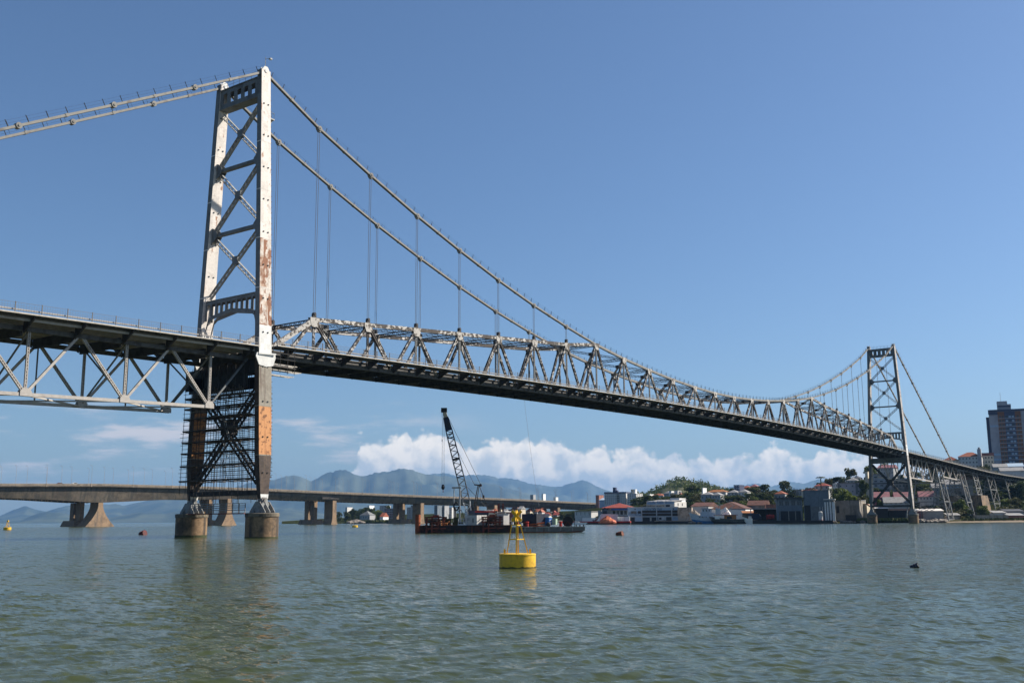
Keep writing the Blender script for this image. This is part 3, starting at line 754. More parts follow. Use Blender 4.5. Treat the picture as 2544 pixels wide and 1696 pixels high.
# ================================================================== land
COAST = [(700, 1020), (770, 1010), (960, 1000), (1060, 990), (1200, 950), (1300, 900), (1400, 800), (1450, 640), (1480, 560), (1600, 522), (1800, 492), (1950, 482), (2060, 476), (2150, 478), (2270, 474), (2450, 468), (2700, 462), (3400, 455)]
RIDGE = [(700, 1), (770, 3), (900, 6), (1000, 8), (1100, 9), (1300, 10), (1440, 9), (1560, 11), (1650, 12), (1750, 12), (1800, 12), (1860, 14), (1900, 14), (2000, 17), (2060, 21), (2140, 24), (2250, 26), (2350, 25), (2450, 24), (2600, 22), (3400, 20)]
def hgt(px, v):
    c = interp(COAST, px); t = min(max((v-c-25)/210, 0), 1); t = t*t*(3-2*t)
    return .9+min(1, max(0, (v-c)/12))*.5+t*interp(RIDGE, px)
def terrain():
    pxs = list(np.arange(700, 3420, 16)); tt = [-.01, 0, .012, .03, .05, .08, .12, .16, .2, .25, .3, .4, .6, 1]
    vs = []; fs = []
    for px in pxs:
        c = interp(COAST, px)
        for k, t in enumerate(tt):
            v = c+t*(2200-c)+random.uniform(-2, 2)*(t > 0); p = ground(px, v)
            z = -1.5 if k == 0 else hgt(px, v)+random.uniform(-.25, .25)
            vs.append((p.x, p.y, z))
    n = len(tt)
    for i in range(len(pxs)-1):
        for k in range(n-1): fs.append((i*n+k, (i+1)*n+k, (i+1)*n+k+1, i*n+k+1))
    b = MB(); b.smooth = True; b.add(vs, fs); tag(b.build('terrain', 'earth'), kind='structure')
terrain()
def ridge(name, pts, v, depth, m='mountain', rough=.05, kind='structure', cols=260, back=None, zb_=0):
    px0, px1 = pts[0][0], pts[-1][0]; vs = []; fs = []; rows = 12
    for i in range(cols+1):
        px = lerp(px0, px1, i/cols); py = interp(pts, px); top = at(px, py, v); h = max(top.z, .5)
        for k in range(rows+1):
            if k <= 8: t = k/8; vv = v-depth*(1-t); z = h*(t**1.25)
            else: t = (k-8)/(rows-8); vv = v+depth*.6*t; z = h*(1-t)
            p = at(px, 1290, vv)
            g = math.sin(px*.021+k*.9)*.5+math.sin(px*.057+k*1.7+2)*.3+math.sin(px*.13-k)*.2
            if 0 < k < 8: z = min(max(0, z*(1+g*.34)), h*vv/v*(.6+.045*k)); vv2 = g*depth*.05
            else: vv2 = 0
            q = p+EF*vv2
            if k == 8: q = V((top.x, top.y, 0)); z = top.z+h*rough*random.uniform(-.3, .3)
            vs.append((q.x, q.y, z-(2 if k in (0, rows) else 0)+zb_))
    n = rows+1
    for i in range(cols):
        for k in range(rows): fs.append((i*n+k, (i+1)*n+k, (i+1)*n+k+1, i*n+k+1))
    b = MB(); b.smooth = True; b.add(vs, fs); return tag(b.build(name, m), kind=kind)
def crop(x0, y0, sc, pts): return [(x0+x/sc, y0+y/sc) for x, y in pts]
mid = [(-60, 1297)]+crop(0, 1120, 4.9, [(0, 790), (150, 720), (310, 665), (430, 710), (570, 735), (700, 690), (850, 658), (960, 650), (1190, 645), (1330, 648), (1410, 640), (1500, 665), (1650, 630), (1830, 595), (2100, 560), (2270, 520)])
mid += crop(640, 1120, 5.6, [(-360, 520), (-100, 440), (180, 410), (320, 370), (460, 340), (600, 350), (735, 420), (870, 360), (970, 290), (1030, 300), (1130, 250), (1260, 270), (1400, 345), (1480, 358), (1640, 300), (1780, 290), (1890, 275), (2030, 230), (2250, 290)])
mid += crop(1010, 990, 4.48, [(210, 845), (400, 860), (700, 900), (1000, 960), (1300, 1040)])+[(1420, 1262), (1520, 1290)]
ridge('mountain', mid, 15000, 3500)
far = [(960, 1250)]+crop(1010, 990, 4.48, [(210, 850), (400, 830), (450, 830), (540, 860), (680, 850), (800, 845), (920, 850), (1000, 880), (1110, 885), (1230, 895), (1390, 950), (1480, 955), (1600, 980), (1700, 980), (1800, 950), (1970, 905), (2061, 940)])
far += crop(1420, 1180, 6.918, [(420, 180), (560, 240), (700, 290), (1100, 330), (1700, 330)])+crop(1700, 1180, 7.84, [(900, 230), (1350, 165), (1430, 160), (1600, 210), (1700, 215), (1850, 170), (1990, 130), (2150, 135), (2350, 165)])
far += crop(1900, 1180, 7.84, [(900, 105), (1060, 80), (1300, 140), (1700, 200), (2300, 330)])+[(2400, 1280)]
ridge('mountain', far, 21000, 3500)
fore = [(-60, 1290)]+crop(0, 1120, 4.9, [(0, 850), (230, 860), (330, 810), (450, 760), (560, 738), (700, 742), (820, 770), (950, 830), (1200, 850), (1400, 800), (1700, 740), (2000, 760), (2300, 700)])+[(620, 1268), (700, 1262), (800, 1275), (900, 1290), (960, 1296)]
ridge('hills', fore, 11000, 1500)
green = crop(1420, 1180, 6.918, [(1040, 345), (1200, 335), (1320, 305), (1420, 270), (1520, 210), (1600, 175), (1700, 125), (1780, 90), (1880, 75), (1960, 78), (2040, 95), (2120, 130), (2190, 140), (2250, 128), (2352, 165)])+crop(1700, 1180, 7.84, [(400, 155), (560, 230), (620, 240), (700, 265), (800, 270), (1000, 300), (1300, 320)])
ridge('hill', green, 1450, 420, 'leaf_olive', rough=.02, cols=200)

# ---- trees
def leaf_cloud(b, c, rx, rz, n, s):
    for _ in range(n):
        d = V(RNG.normal(0, 1, 3)); d.normalize(); r = RNG.uniform(.45, 1)**.6
        p = V(c)+V((d.x*rx*r, d.y*rx*r, d.z*rz*r))
        a = V(RNG.normal(0, 1, 3)).normalized(); e = a.cross(d+V((.1, .2, .3))); e.normalize(); a = e.cross(a); a.normalize()
        q = s*RNG.uniform(.6, 1.3); b.add([p-a*q-e*q*.5, p+a*q*.2-e*q*.7, p+a*q+e*q*.4, p-a*q*.1+e*q*.8], [(0, 1, 2, 3)])
def tree_proto(k):
    m = ['leaf_dark', 'leaf_mid', 'leaf_light', 'leaf_olive', 'leaf_dark', 'leaf_mid'][k]; r = random.Random(k+3)
    t = bpy.data.objects.new('tree', None)
    b = MB(); b.tube((0, 0, -1.5), (.15, .1, 4), .32, 7, .2)
    tops = []
    for j in range(7):
        a = j*2.4+r.random(); h = 3.2+j*.55; q = (math.cos(a)*r.uniform(1.4, 3), math.sin(a)*r.uniform(1.4, 3), h+r.uniform(1.2, 2.4)); b.tube((.12, .08, h-.6), q, .13, 5, .05); tops.append(q)
    tr = b.build('trunk', 'bark'); b = MB()
    for q in tops: leaf_cloud(b, (q[0], q[1], q[2]+.2), r.uniform(1.1, 1.9), r.uniform(.8, 1.4), 120, .34)
    for j in range(5): leaf_cloud(b, (r.uniform(-1.6, 1.6), r.uniform(-1.6, 1.6), r.uniform(6.3, 8.6)), r.uniform(1, 1.6), r.uniform(.8, 1.2), 110, .34)
    if k != 4:
        for j in range(8): leaf_cloud(b, (r.uniform(-2.3, 2.3), r.uniform(-2.3, 2.3), r.uniform(1.0, 4)), 1.4, 1.2, 90, .36)
    cr = b.build('crown', m); tr.parent = t; cr.parent = t; return [tr, cr]
PROTO = [tree_proto(k) for k in range(6)]
def tree(px, pytop, v, wpx, k, label, group=None, name='tree', cat='tree', zbase=None):
    z0 = hgt(px, v) if zbase is None else zbase
    top = at(px, pytop, v); g = ground(px, v); mpp = v/FPX*1.02
    wm = wpx*mpp; z0 = min(z0, top.z-max(2.5, .85*wm)); H = top.z-z0; w = wm/6.4
    t = thing(name, label, cat, (top.x, top.y, z0), random.uniform(0, 6.28), group); t.scale = (w, w, H/9.9)
    for p in PROTO[k]:
        c = p.copy(); COL.objects.link(c); c.parent = t
    return t

# ================================================================== the two concrete girder bridges
ZD = [(-200, 14), (60, 20.5), (195, 24.6), (262, 26), (327, 25.9), (392, 25.2), (451, 24.2), (546, 22.8), (658, 21.5), (803, 18.7), (900, 16.6), (1000, 15)]
DEP = [(60, 7), (170, 7), (195, 7.7), (230, 9.3), (263, 11.6), (300, 9.6), (320, 8.6), (350, 8.2), (358, 8.0), (366, 6.8), (1000, 6.3)]
def yd(x): return 452-.05*(x-263)
def girder(name, label, off, W, ribs):
    t = thing(name, label, 'bridge')
    xs = list(np.arange(-120, 985, 9.0)); b = MB(); vs = []; fs = []
    for x in xs:
        z = interp(ZD, x); d = interp(DEP, x); y = yd(x)+off
        for o, zz in ((0, -.85), (0, -1.85), (1.9, -2.2), (1.9, -4.1), (3.4, -d), (W-3.4, -d), (W-1.25, -3.6), (W-1.25, -2.15), (W, -1.85), (W, -.85)): vs.append((x, y+o, z+zz))
    for i in range(len(xs)-1):
        for k in range(10): fs.append((i*10+k, (i+1)*10+k, (i+1)*10+(k+1) % 10, i*10+(k+1) % 10))
    b.add(vs, fs)
    if ribs:
        for x in np.arange(100, 985, 3.7):
            z = interp(ZD, x); d = interp(DEP, x); y = yd(x)+off; b.hexa([(x, y+.9, z-3.2), (x+.5, y+.9, z-3.2), (x+.5, y+1.6, z-3.2), (x, y+1.6, z-3.2), (x, y+1.3, z-d-.1), (x+.5, y+1.3, z-d-.1), (x+.5, y+3, z-d-.1), (x, y+3, z-d-.1)][4:]+[(x, y+.9, z-3.2), (x+.5, y+.9, z-3.2), (x+.5, y+1.6, z-3.2), (x, y+1.6, z-3.2)])
    b.build('box_girder', 'bridge_concrete', t)
    for k, o in enumerate((-.02, W-.28)):
        b = MB()
        for xa, xc in zip(xs, xs[1:]):
            za_, zc_ = interp(ZD, xa), interp(ZD, xc); ya, yc = yd(xa)+off+o, yd(xc)+off+o
            b.add([(xa, ya, za_-1.2), (xc, yc, zc_-1.2), (xc, yc+.3, zc_-1.2), (xa, ya+.3, za_-1.2), (xa, ya, za_-.12), (xc, yc, zc_-.12), (xc, yc+.3, zc_-.12), (xa, ya+.3, za_-.12)], [(4, 5, 6, 7), (0, 1, 5, 4), (2, 3, 7, 6), (0, 3, 2, 1)])
        for x in np.arange(32.6, 985, 27.8): z = interp(ZD, x); y = yd(x)+off+o; b.box(x-.5, x+.5, y-.12, y+.42, z-1.9, z-.05)
        pr = b.build('parapet', 'parapet', t)
        b = MB()
        for xa, xc in zip(xs, xs[1:]): b.beam((xa, yd(xa)+off+o+.15, interp(ZD, xa)+.02), (xc, yd(xc)+off+o+.15, interp(ZD, xc)+.02), .12, .12)
        for x in np.arange(-100, 985, 3): b.box(x-.08, x+.08, yd(x)+off+o+.08, yd(x)+off+o+.22, interp(ZD, x)-.12, interp(ZD, x)+.1)
        b.build('hand_rail', 'lattice_grey', pr)
    b = MB()
    for xa, xc in zip(xs, xs[1:]): b.add([(xa, yd(xa)+off+.3, interp(ZD, xa)-.84), (xc, yd(xc)+off+.3, interp(ZD, xc)-.84), (xc, yd(xc)+off+W-.3, interp(ZD, xc)-.84), (xa, yd(xa)+off+W-.3, interp(ZD, xa)-.84)], [(0, 1, 2, 3)])
    b.build('roadway', 'asphalt', t)
    return t
GB = girder('girder_bridge', 'nearer concrete box girder road bridge on flared tan piers', 0, 15, False)
GB2 = girder('girder_bridge', 'second concrete road bridge running close behind the flared pier bridge', 21, 15, True)
def flared(x, xt, xb2, zk, zt_):
    """wall pier: half thickness xt above, flaring to xb2 at the water"""
    y0 = yd(x)+2.6; y1 = y0+9; prof = []
    N = 10
    for k in range(N+1):
        z = lerp(-1.5, zk, k/N); prof.append((xt+(xb2-xt)*(1-max(0, k/N))**1.6, z))
    prof.append((xt, zt_))
    b = MB(); vs = []; fs = []
    for hx, z in prof:
        e = (hx-xt)*.06; vs += [(x-hx, y0-e, z), (x+hx, y0-e, z), (x+hx, y1+e, z), (x-hx, y1+e, z)]
    for i in range(len(prof)-1):
        for k in range(4): fs.append((i*4+k, i*4+(k+1) % 4, i*4+4+(k+1) % 4, i*4+4+k))
    b.add(vs, fs); return b.build('pier', 'pier_tan', GB)
flared(263.5, 1.6, 11.5, 12.5, 14.5); flared(357.5, 1.8, 7.5, 10.5, 18)
for x in (451.5, 546, 640, 734): flared(x, 2.0, 3.9, 5.6, interp(ZD, x)-6.2)
for x in (75, 169): flared(x, 1.8, 6, 9, interp(ZD, x)-6.9)
for x in (75, 169, 263.5, 357.5, 451.5, 546, 640, 734):
    b = MB(); y = yd(x)+21; zt_ = interp(ZD, x)-interp(DEP, x)+.1
    b.box(x-1.5, x+1.5, y+2, y+6.2, 3, zt_); b.box(x-1.5, x+1.5, y+8.8, y+13, 3, zt_)
    b.hexa([(x-7, y-1, -1), (x+7, y-1, -1), (x+7, y+15, -1), (x-7, y+15, -1), (x-5.4, y+.3, 3.6), (x+5.4, y+.3, 3.6), (x+5.4, y+13.5, 3.6), (x-5.4, y+13.5, 3.6)])
    b.build('pier', 'pier_tan', GB2)
b = MB(); b.box(0, 17, -.4, .25, -1.6, 0)
for k in range(12): b.box(.3+k*1.4, .7+k*1.4, -.5, -.38, -1.5, -.2)
wc = thing('work_cradle', 'dark inspection cradle hung on the side of the nearer concrete bridge', 'work cradle', (438, yd(438)+1.6, 20.2))
b.build('cradle_frame', 'dark_steel', wc)
# lamp posts
b = MB(); b.tube((0, 0, -.4), (0, 0, 11.6), .11, 5, .07); b.tube((0, 0, 11.5), (0, -1.3, 11.9), .06, 4)
b.box(-.22, .22, -1.9, -1.1, 11.82, 12.02)
lp = b.build('lamp_post', 'lamp_metal'); first = True
rows = [(.2, 32.6, 'tall thin lamp post on the near parapet of the nearer concrete bridge', 'lamp posts on the near parapet'), (14.9, 22, 'thin lamp post on the rear parapet of the nearer concrete bridge', 'lamp posts on the second parapet'),
        (21.3, 32, 'thin lamp post on the front parapet of the second concrete bridge', 'lamp posts on the third parapet'), (35.8, 24, 'thin lamp post on the rearmost parapet of the second concrete bridge', 'lamp posts on the rearmost parapet')]
for o, ph, lab, grp in rows:
    for x in np.arange(ph+27.8*4, 880, 27.8):
        c = lp if first else twin(lp); first = False
        c.location = (x, yd(x)+o, interp(ZD, x)-.8); tag(c, lab, 'lamp post', grp)
        if o in (.2, 21.3): c.rotation_euler = (0, 0, math.pi)
# cars on the bridge
def car(x, o, m, label):
    t = thing('car', label, 'car', (x, yd(x)+o, interp(ZD, x)-.84), -.05)
    b = MB(); b.prism([(-2.1, .35), (2.1, .35), (2.1, .75), (1.1, .9), (.6, 1.45), (-1.1, 1.5), (-1.9, .95), (-2.1, .9)], lambda a, c: (a, -.85, c), lambda a, c: (a, .85, c)); b.build('body', m, t)
    b = MB(); b.prism([(.95, .92), (.55, 1.38), (-1.05, 1.42), (-1.6, .98)], lambda a, c: (a, -.87, c), lambda a, c: (a, .87, c)); b.build('window', 'glass', t)
    for wx in (-1.3, 1.3):
        for wy in (-.88, .68): MB().tube((wx, wy, .32), (wx, wy+.2, .32), .32, 10).build('wheel', 'black_and_shade', t)
car(246, 2.2, 'white', 'white car driving along the nearer concrete bridge'); car(170, 2.4, 'navy', 'dark car at the left end of the concrete bridge'); car(238.5, 5.5, 'rust_red', 'dark red car just behind the white car on the bridge')

# ================================================================== buoys and floats
def buoy(loc, s, label, cross=True, rz=0):
    t = thing('navigation_buoy', label, 'buoy', loc, rz); t.scale = (s, s, s)
    b = MB(); b.smooth = True; b.lathe([(.955, -.35), (.955, .73)], n=48, cap=False); b.smooth = False
    b.lathe([(.955, .728), (.93, .735), (.02, .745)], n=48); b.lathe([(.958, .66), (.972, .668), (.972, .70), (.958, .71)], n=48, cap=False)
    for k in range(12): a = k*math.pi/6; b.tube((.95*math.cos(a), .95*math.sin(a), .2), (.958*math.cos(a), .958*math.sin(a), .2), .012, 6)
    o = b.build('float_drum', 'yellow', t)
    b = MB(); b.lathe([(.962, -.3), (.962, .06)], n=48, cap=False)
    b.v = [(x, y, z+random.uniform(-.035, .045) if z > 0 else z) for x, y, z in b.v]; b.build('waterline_weed', 'algae', o)
    for sx in (-1, 1):
        b = MB(); b.prism([(-.055, .73), (.055, .73), (.055, .92), (.03, .97), (-.03, .97), (-.055, .92)], lambda a, c: (sx*.67+a, -.02, c), lambda a, c: (sx*.67+a, .02, c)); b.tube((sx*.67, -.023, .92), (sx*.67, .023, .92), .02, 8)
        b.build('lifting_lug', 'yellow', t)
    tops = [(.17, .1), (-.02, -.2), (-.30, .06)]; bots = [(.55, .15), (-.06, -.62), (-.55, .12)]
    for k, (p, q) in enumerate(zip(tops, bots)):
        b = MB()
        if k == 1: b.beam((-.06, -.35, .735), (-.05, -.2, 2.2), .07, .07, (0, 1, 0))
        else: b.beam((q[0], q[1], .735), (p[0], p[1], 2.2), .055, .055, (0, 1, 0))
        b.build('leg', 'yellow_lt', t)
    b = MB(); pts = [V((.17, .1, 2.2)), V((-.05, -.2, 2.2)), V((-.30, .06, 2.2))]
    for z, f in ((2.2, 0), (1.47, .5)):
        P = [lerp(V((p[0], p[1], 2.2)), V((q[0] if k != 1 else -.06, q[1] if k != 1 else -.35, .74)), f) for k, (p, q) in enumerate(zip(tops, bots))]
        for i in range(3): b.beam(P[i], P[(i+1) % 3], .05, .05)
    b.build('cross_brace', 'yellow_lt', t)
    MB().beam((.04, .06, .74), (.03, .04, 2.2), .07, .1, (0, 1, 0)).build('mast', 'yellow', t)
    if cross:
        MB().beam((-.06, -.2, 2.2), (-.055, -.2, 2.98), .035, .035, (0, 1, 0)).build('staff', 'yellow_lt', t)
        for sx, an in ((1, .35), (1, -.35+math.pi)):
            pass
        for an in (-.25, 1.35):                       # X shaped topmark made of two crossing pairs of plates
            b = MB(); ca, sa = math.cos(an), math.sin(an)
            w = .075; L = .36
            for e in (1, -1):
                dx, dz = .72*e, .72; nx, nz = -dz, dx
                poly = [(-L*dx-w*nx, -L*dz-w*nz), (L*dx-w*nx, L*dz-w*nz), (L*dx+w*nx, L*dz+w*nz), (-L*dx+w*nx, -L*dz+w*nz)]
                oo = .008*e
                b.prism(poly, lambda a, c: (-.03+a*ca-(-.012+oo)*sa, -.16+a*sa+(-.012+oo)*ca, 2.68+c), lambda a, c: (-.03+a*ca-(.012+oo)*sa, -.16+a*sa+(.012+oo)*ca, 2.68+c))
            b.build('topmark', 'yellow', t)
    else:
        b = MB(); b.box(-.2, .2, -.2, .2, 2.2, 2.6); b.build('topmark', 'yellow', t)
    return t
def wpt(px, py): d = ray(px, py); return CAM+d*(-CAM.z/d.z)
p = wpt(1286, 1411); p = p+EF*.95; buoy((p.x, p.y, -.02), .97, 'big yellow mooring buoy with a tripod and X topmark floating in front', rz=AR)
p = wpt(18, 1316); buoy((p.x, p.y, 0), 1.32, 'small yellow buoy with a pointed frame floating near the left edge', False, AR)
p = wpt(882, 1309); t = thing('drum_buoy', 'low yellow drum buoy floating between the concrete piers and barge', 'buoy', (p.x, p.y, 0)); b = MB(); b.smooth = True; b.lathe([(1.05, -.5), (1.1, .0), (1.1, .55)], n=24, cap=False); b.smooth = False; b.lathe([(1.1, .549), (.9, .72), (.1, .74)], n=24); b.build('drum', 'yellow', t); MB().tube((0, 0, .7), (0, 0, .95), .12, 8).build('lifting_eye', 'dark_steel', t)
def drum(px, py, r, L, m, tilt, rz, label, capm):
    p = wpt(px, py); t = thing('float_drum', label, 'float', (p.x, p.y, r*.35), rz); t.rotation_euler = (0, tilt, rz)
    b = MB(); b.smooth = True; b.T = Matrix.Rotation(math.pi/2, 4, 'Y')
    b.lathe([(r*.96, -L/2), (r, -L/2+.03), (r, -L*.16), (r*1.05, -L*.15), (r*1.05, -L*.12), (r, -L*.11), (r, L*.11), (r*1.05, L*.12), (r*1.05, L*.15), (r, L*.16), (r, L/2-.03), (r*.96, L/2)], n=20, cap=False); b.build('shell', m, t)
    b = MB(); b.T = Matrix.Rotation(math.pi/2, 4, 'Y'); b.lathe([(r*.95, -L/2+.02), (r*.95, L/2-.02)], n=20); b.build('end_cap', capm, t)
drum(355, 1328, .58, 1.25, 'drum_red', -.3, AR-.55, 'dark red drum float bobbing left of the near bridge piers', 'drum_red')
drum(1540, 1329, .42, 1.0, 'drum_brown', -.25, AR-.6, 'rusty brown drum float on the water right of the barge', 'drum_brown')
drum(2272, 1409, .125, .38, 'navy', -.45, AR-.5, 'small black drum float with a pale end near the right edge', 'lattice_grey')

# ================================================================== crane barge
BO = ground(1245, 198); BRZ = AR
def bx(x): return (1010+x/4.48-1245)/12.95
def bz(y): return (1490-y)*.01724
def bthing(name, label, cat, x, y=0., z=0., rz=0, group=None):
    p = BO+ER*x+EF*y; return thing(name, label, cat, (p.x, p.y, z), BRZ+rz, group)
t = bthing('barge', 'long rusty flat work barge moored under the bridge', 'barge', 0)
b = MB(); xl, xm, xr = bx(165), bx(1160), bx(1975)
b.box(xl, xm, 0, 11, -.8, 1.45)
for k in range(9): x = lerp(xl+.3, xm-.3, k/8); b.box(x-.06, x+.06, -.07, 0, -.5, 1.4)
b.build('hull', 'hull_black', t)
b = MB(); b.prism([(xm, -.8), (xr-4.5, -.8), (xr-.4, .12), (xr, .45), (xr, 1.05), (xm, 1.05)], lambda a, c: (a, .1, c), lambda a, c: (a, 10.8, c))
b.cur = 1
for k in range(7): x = lerp(xm+.4, xr-.1, k/6); b.box(x-.05, x+.05, .02, .1, .3, 1.0)
b.box(xm, xr+.06, -.02, .1, .98, 1.12); b.cur = 2; b.prism([(xm, -.2), (xr-3.2, -.2), (xr-.6, .22), (xr-.6, .34), (xr-3.2, .16), (xm, .16)], lambda a, c: (a, .06, c), lambda a, c: (a, .1, c))
b.build('bow_hull', ['hull_grey', 'fascia', 'rust_red'], t)
for x in (bx(1920), bx(1960), bx(1880)): MB().tube((x, .8, 1.04), (x, .8, 1.45), .12, 8).build('bollard', 'black_and_shade', t)
Z1, Z2 = 1.46, 1.06
t = bthing('steel_pile', 'tall rusty orange steel tube pile standing at the barge end', 'pile', bx(136), .3)
b = MB(); b.smooth = True; b.lathe([(.5, -2), (.5, 3.5)], n=24, cap=False); b.lathe([(.44, 3.5), (.44, 2.5)], n=24, cap=False); b.smooth = False; b.lathe([(.5, 3.47), (.5, 3.5), (.44, 3.5)], n=24, cap=False); b.build('tube', 'rust_orange', t)
def winch(x0, x1, label, z=Z1):
    t = bthing('winch_frame', label, 'winch', (x0+x1)/2, -.3, 0); W = (x1-x0)/2
    b = MB()
    for x in (-W, -W*.35, W*.4, W):
        for y in (-.3, 1.6): b.beam((x, y, .1 if y < 0 and x < 0 else z), (x, y, z+1.5), .24, .24, (0, 1, 0))
    for zz in (z+.55, z+1.1, z+1.5, .9): b.beam((-W-.3, -.3, zz), (W+.5, -.3, zz), .2, .22)
    for zz in (z+.6, z+1.5): b.beam((-W, 1.6, zz), (W, 1.6, zz), .14, .16)
    for x in (-W, W): b.beam((x, -.3, z+1.5), (x, 1.6, z+1.5), .12, .12)
    b.beam((-W, -.3, .3), (W*.6, -.3, z+1.0), .1, .12); b.beam((W, -.3, .3), (-W*.3, -.3, z+.9), .1, .12); b.box(-W*.4, W*.5, -.42, -.3, .25, .42); b.box(-W-.1, -W+.25, -.45, -.2, .05, .4)
    b.build('frame', 'rust_red', t)
    b = MB(); b.tube((-W*.6, .5, z+.55), (W*.6, .5, z+.55), .42, 14); b.tube((-W*.62, .5, z+.55), (-W*.5, .5, z+.55), .6, 14); b.tube((W*.5, .5, z+.55), (W*.62, .5, z+.55), .6, 14); b.build('drum', 'hull_black', t)
    b = MB(); b.box(-W*.5, W*.7, -.1, 1.4, z+1.56, z+1.72); b.box(-W*.25, W*.45, .1, 1.2, z+1.72, z+1.95); b.build('roof_plate', 'rust_red', t)
winch(bx(232), bx(420), 'red winch frame at the pile end of the barge'); winch(bx(855), bx(1040), 'red winch frame beside the white deck cabin of the barge')
# drilling leader
t = bthing('drilling_rig', 'white twin mast drilling leader with a coiled black hose', 'drill rig', bx(560), 3, Z1)
for x, w in ((-.62, .16), (.5, .3)): MB().box(x-w/2, x+w/2, -.15, .2, 0, bz(995)-Z1).build('mast', 'offwhite', t)
b = MB(); b.box(-1.0, .75, -.2, .25, bz(1000)-Z1, bz(985)-Z1); b.box(-.8, .6, -.1, .1, 3.3, 3.45); b.box(-.5, -.2, -.3, .3, 1.2, 3.3); b.build('cross_head', 'stained', t)
b = MB(); pts = [V((-.15+.42*math.cos(a)*(1.1), -.3, bz(1200)-Z1+.75*math.sin(a))) for a in [k*math.pi/10 for k in range(3, 21)]]; b.path(pts, .16, 7); b.path([V((.1, -.35, 2.5)), V((.8, -.35, 2.9)), V((1.3, -.35, 1.6)), V((1.7, -.35, .9))], .07, 6); b.build('hose', 'black_and_shade', t)
b = MB(); b.box(-.9, 1.1, -.5, 1, -.02, .55); b.box(-.6, .2, -.4, .8, .55, 1.5); b.build('rig_base', 'leaf_olive', t)
t = bthing('generator', 'green generator set between the red winch and the white masts', 'generator', bx(430), 3.5, Z1); MB().box(-.9, 1, 0, 1.6, .1, 1.25).box(-.5, .2, .2, 1.2, 1.25, 1.6).build('housing', 'leaf_olive', t); MB().tube((.6, .5, 1.2), (.6, .5, 2.1), .07, 6).build('exhaust', 'black_and_shade', t); MB().box(-1, 1.1, -.1, 1.7, 0, .1).build('skid', 'rust_red', t)
t = bthing('machine_parts', 'heap of rusty machine parts on the deck by the generator', 'scrap', bx(420), .6, Z1)
b = MB()
for _ in range(22): x, y, z = random.uniform(-1, 1), random.uniform(0, 1.4), random.uniform(0, .5); b.beam((x, y, z), (x+random.uniform(-.7, .7), y+random.uniform(-.5, .5), z+random.uniform(-.1, .4)), .12, .16)
b.build('scrap_pile', 'ochre', t)
t = bthing('safety_rail', 'small white railing at the foot of the drilling masts', 'railing', bx(615), .8, Z1); b = MB()
for x in (-.6, -.1, .4, .9): b.tube((x, 0, 0), (x, 0, 1.2), .04, 5)
for z in (.6, 1.2): b.tube((-.6, 0, z), (.9, 0, z), .035, 5)
b.box(-.7, 1, -.1, .1, -.0, .22); b.build('rails', 'white', t)
# crawler crane
t = bthing('crawler_crane', 'lattice boom crawler crane with black tipped boom standing on the barge', 'crane', bx(800), 5, Z1)
kx = lambda x: bx(x)-bx(800)
kz = lambda y: bz(y)-Z1
b = MB()
for y in (-1.7, 1.2): b.box(-2.1, 2.1, y, y+.8, .15, .85); b.tube((-2.1, y, .5), (-2.1, y+.8, .5), .35, 10); b.tube((2.1, y, .5), (2.1, y+.8, .5), .35, 10)
b.build('track', 'black_and_shade', t)
b = MB(); b.box(kx(705), kx(965), -1.5, 1.5, .95, kz(1262)); b.box(kx(745), kx(960), -1.2, 1.2, kz(1262), kz(1245)); b.build('house', 'navy', t)
b = MB(); b.box(kx(715), kx(975), -1.56, 1.56, kz(1262)-.06, kz(1258)+.1); b.build('walkway_edge', 'red_paint', t)
MB().box(kx(700)-.2, kx(700)+1.0, -1.8, -.7, 1.0, kz(1262)+.3).build('cab', 'navy', t); MB().box(kx(700)-.22, kx(700)+.7, -1.83, -.8, 1.7, 2.3).build('cab_window', 'glass', t)
b = MB(); b.box(kx(930), kx(1010), -1.4, 1.4, .9, kz(1250)); b.build('counterweight', 'hull_black', t)
b = MB(); b.prism([(kx(905), 1.5), (kx(990), 1.5), (kx(985), kz(1300)+.3), (kx(955), kz(1268)), (kx(915), kz(1268))], lambda a, c: (a, -1.9, c), lambda a, c: (a, -1.55, c)); b.build('side_panel', 'cream', t)
F0 = V((kx(695), 0, kz(1290))); TP = V((kx(402), 0, kz(115)))
def boom(f0, f1, w0, w1, m, name, n, solid=False):
    a = lerp(F0, TP, f0); c = lerp(F0, TP, f1); d = (TP-F0).normalized(); u = V((-d.z, 0, d.x)); s_ = V((0, 1, 0)); b = MB()
    cr = lambda f, i, j: lerp(a, c, f)+u*i*lerp(w0, w1, f)/2+s_*j*lerp(w0, w1, f)/2
    for i in (-1, 1):
        for j in (-1, 1): b.beam(cr(0, i, j), cr(1, i, j), .17, .17, u)
    for k in range(n):
        f, g = k/n, (k+1)/n; e = 1 if k % 2 else -1
        for j in (-1, 1): b.beam(cr(f, e, j), cr(g, -e, j), .08, .10, s_)
        for i in (-1, 1): b.beam(cr(f, i, e), cr(g, i, -e), .08, .10, u)
    if solid:
        for j in (-1, 1): b.hexa([cr(0, -1, j)-s_*.02, cr(0, 1, j)-s_*.02, cr(0, 1, j)+s_*.02, cr(0, -1, j)+s_*.02, cr(1, -1, j)-s_*.02, cr(1, 1, j)-s_*.02, cr(1, 1, j)+s_*.02, cr(1, -1, j)+s_*.02])
    return b.build(name, m, t)
boom(0, .12, .55, 1.35, 'white', 'boom_foot', 3); boom(.12, .36, 1.35, 1.35, 'lattice_grey', 'boom_section', 7); boom(.36, .53, 1.35, 1.35, 'grey_paint', 'boom_section', 6); boom(.53, .81, 1.35, 1.2, 'navy', 'boom_section', 9)
boom(.81, .935, 1.2, .8, 'navy', 'boom_tip', 4, True)
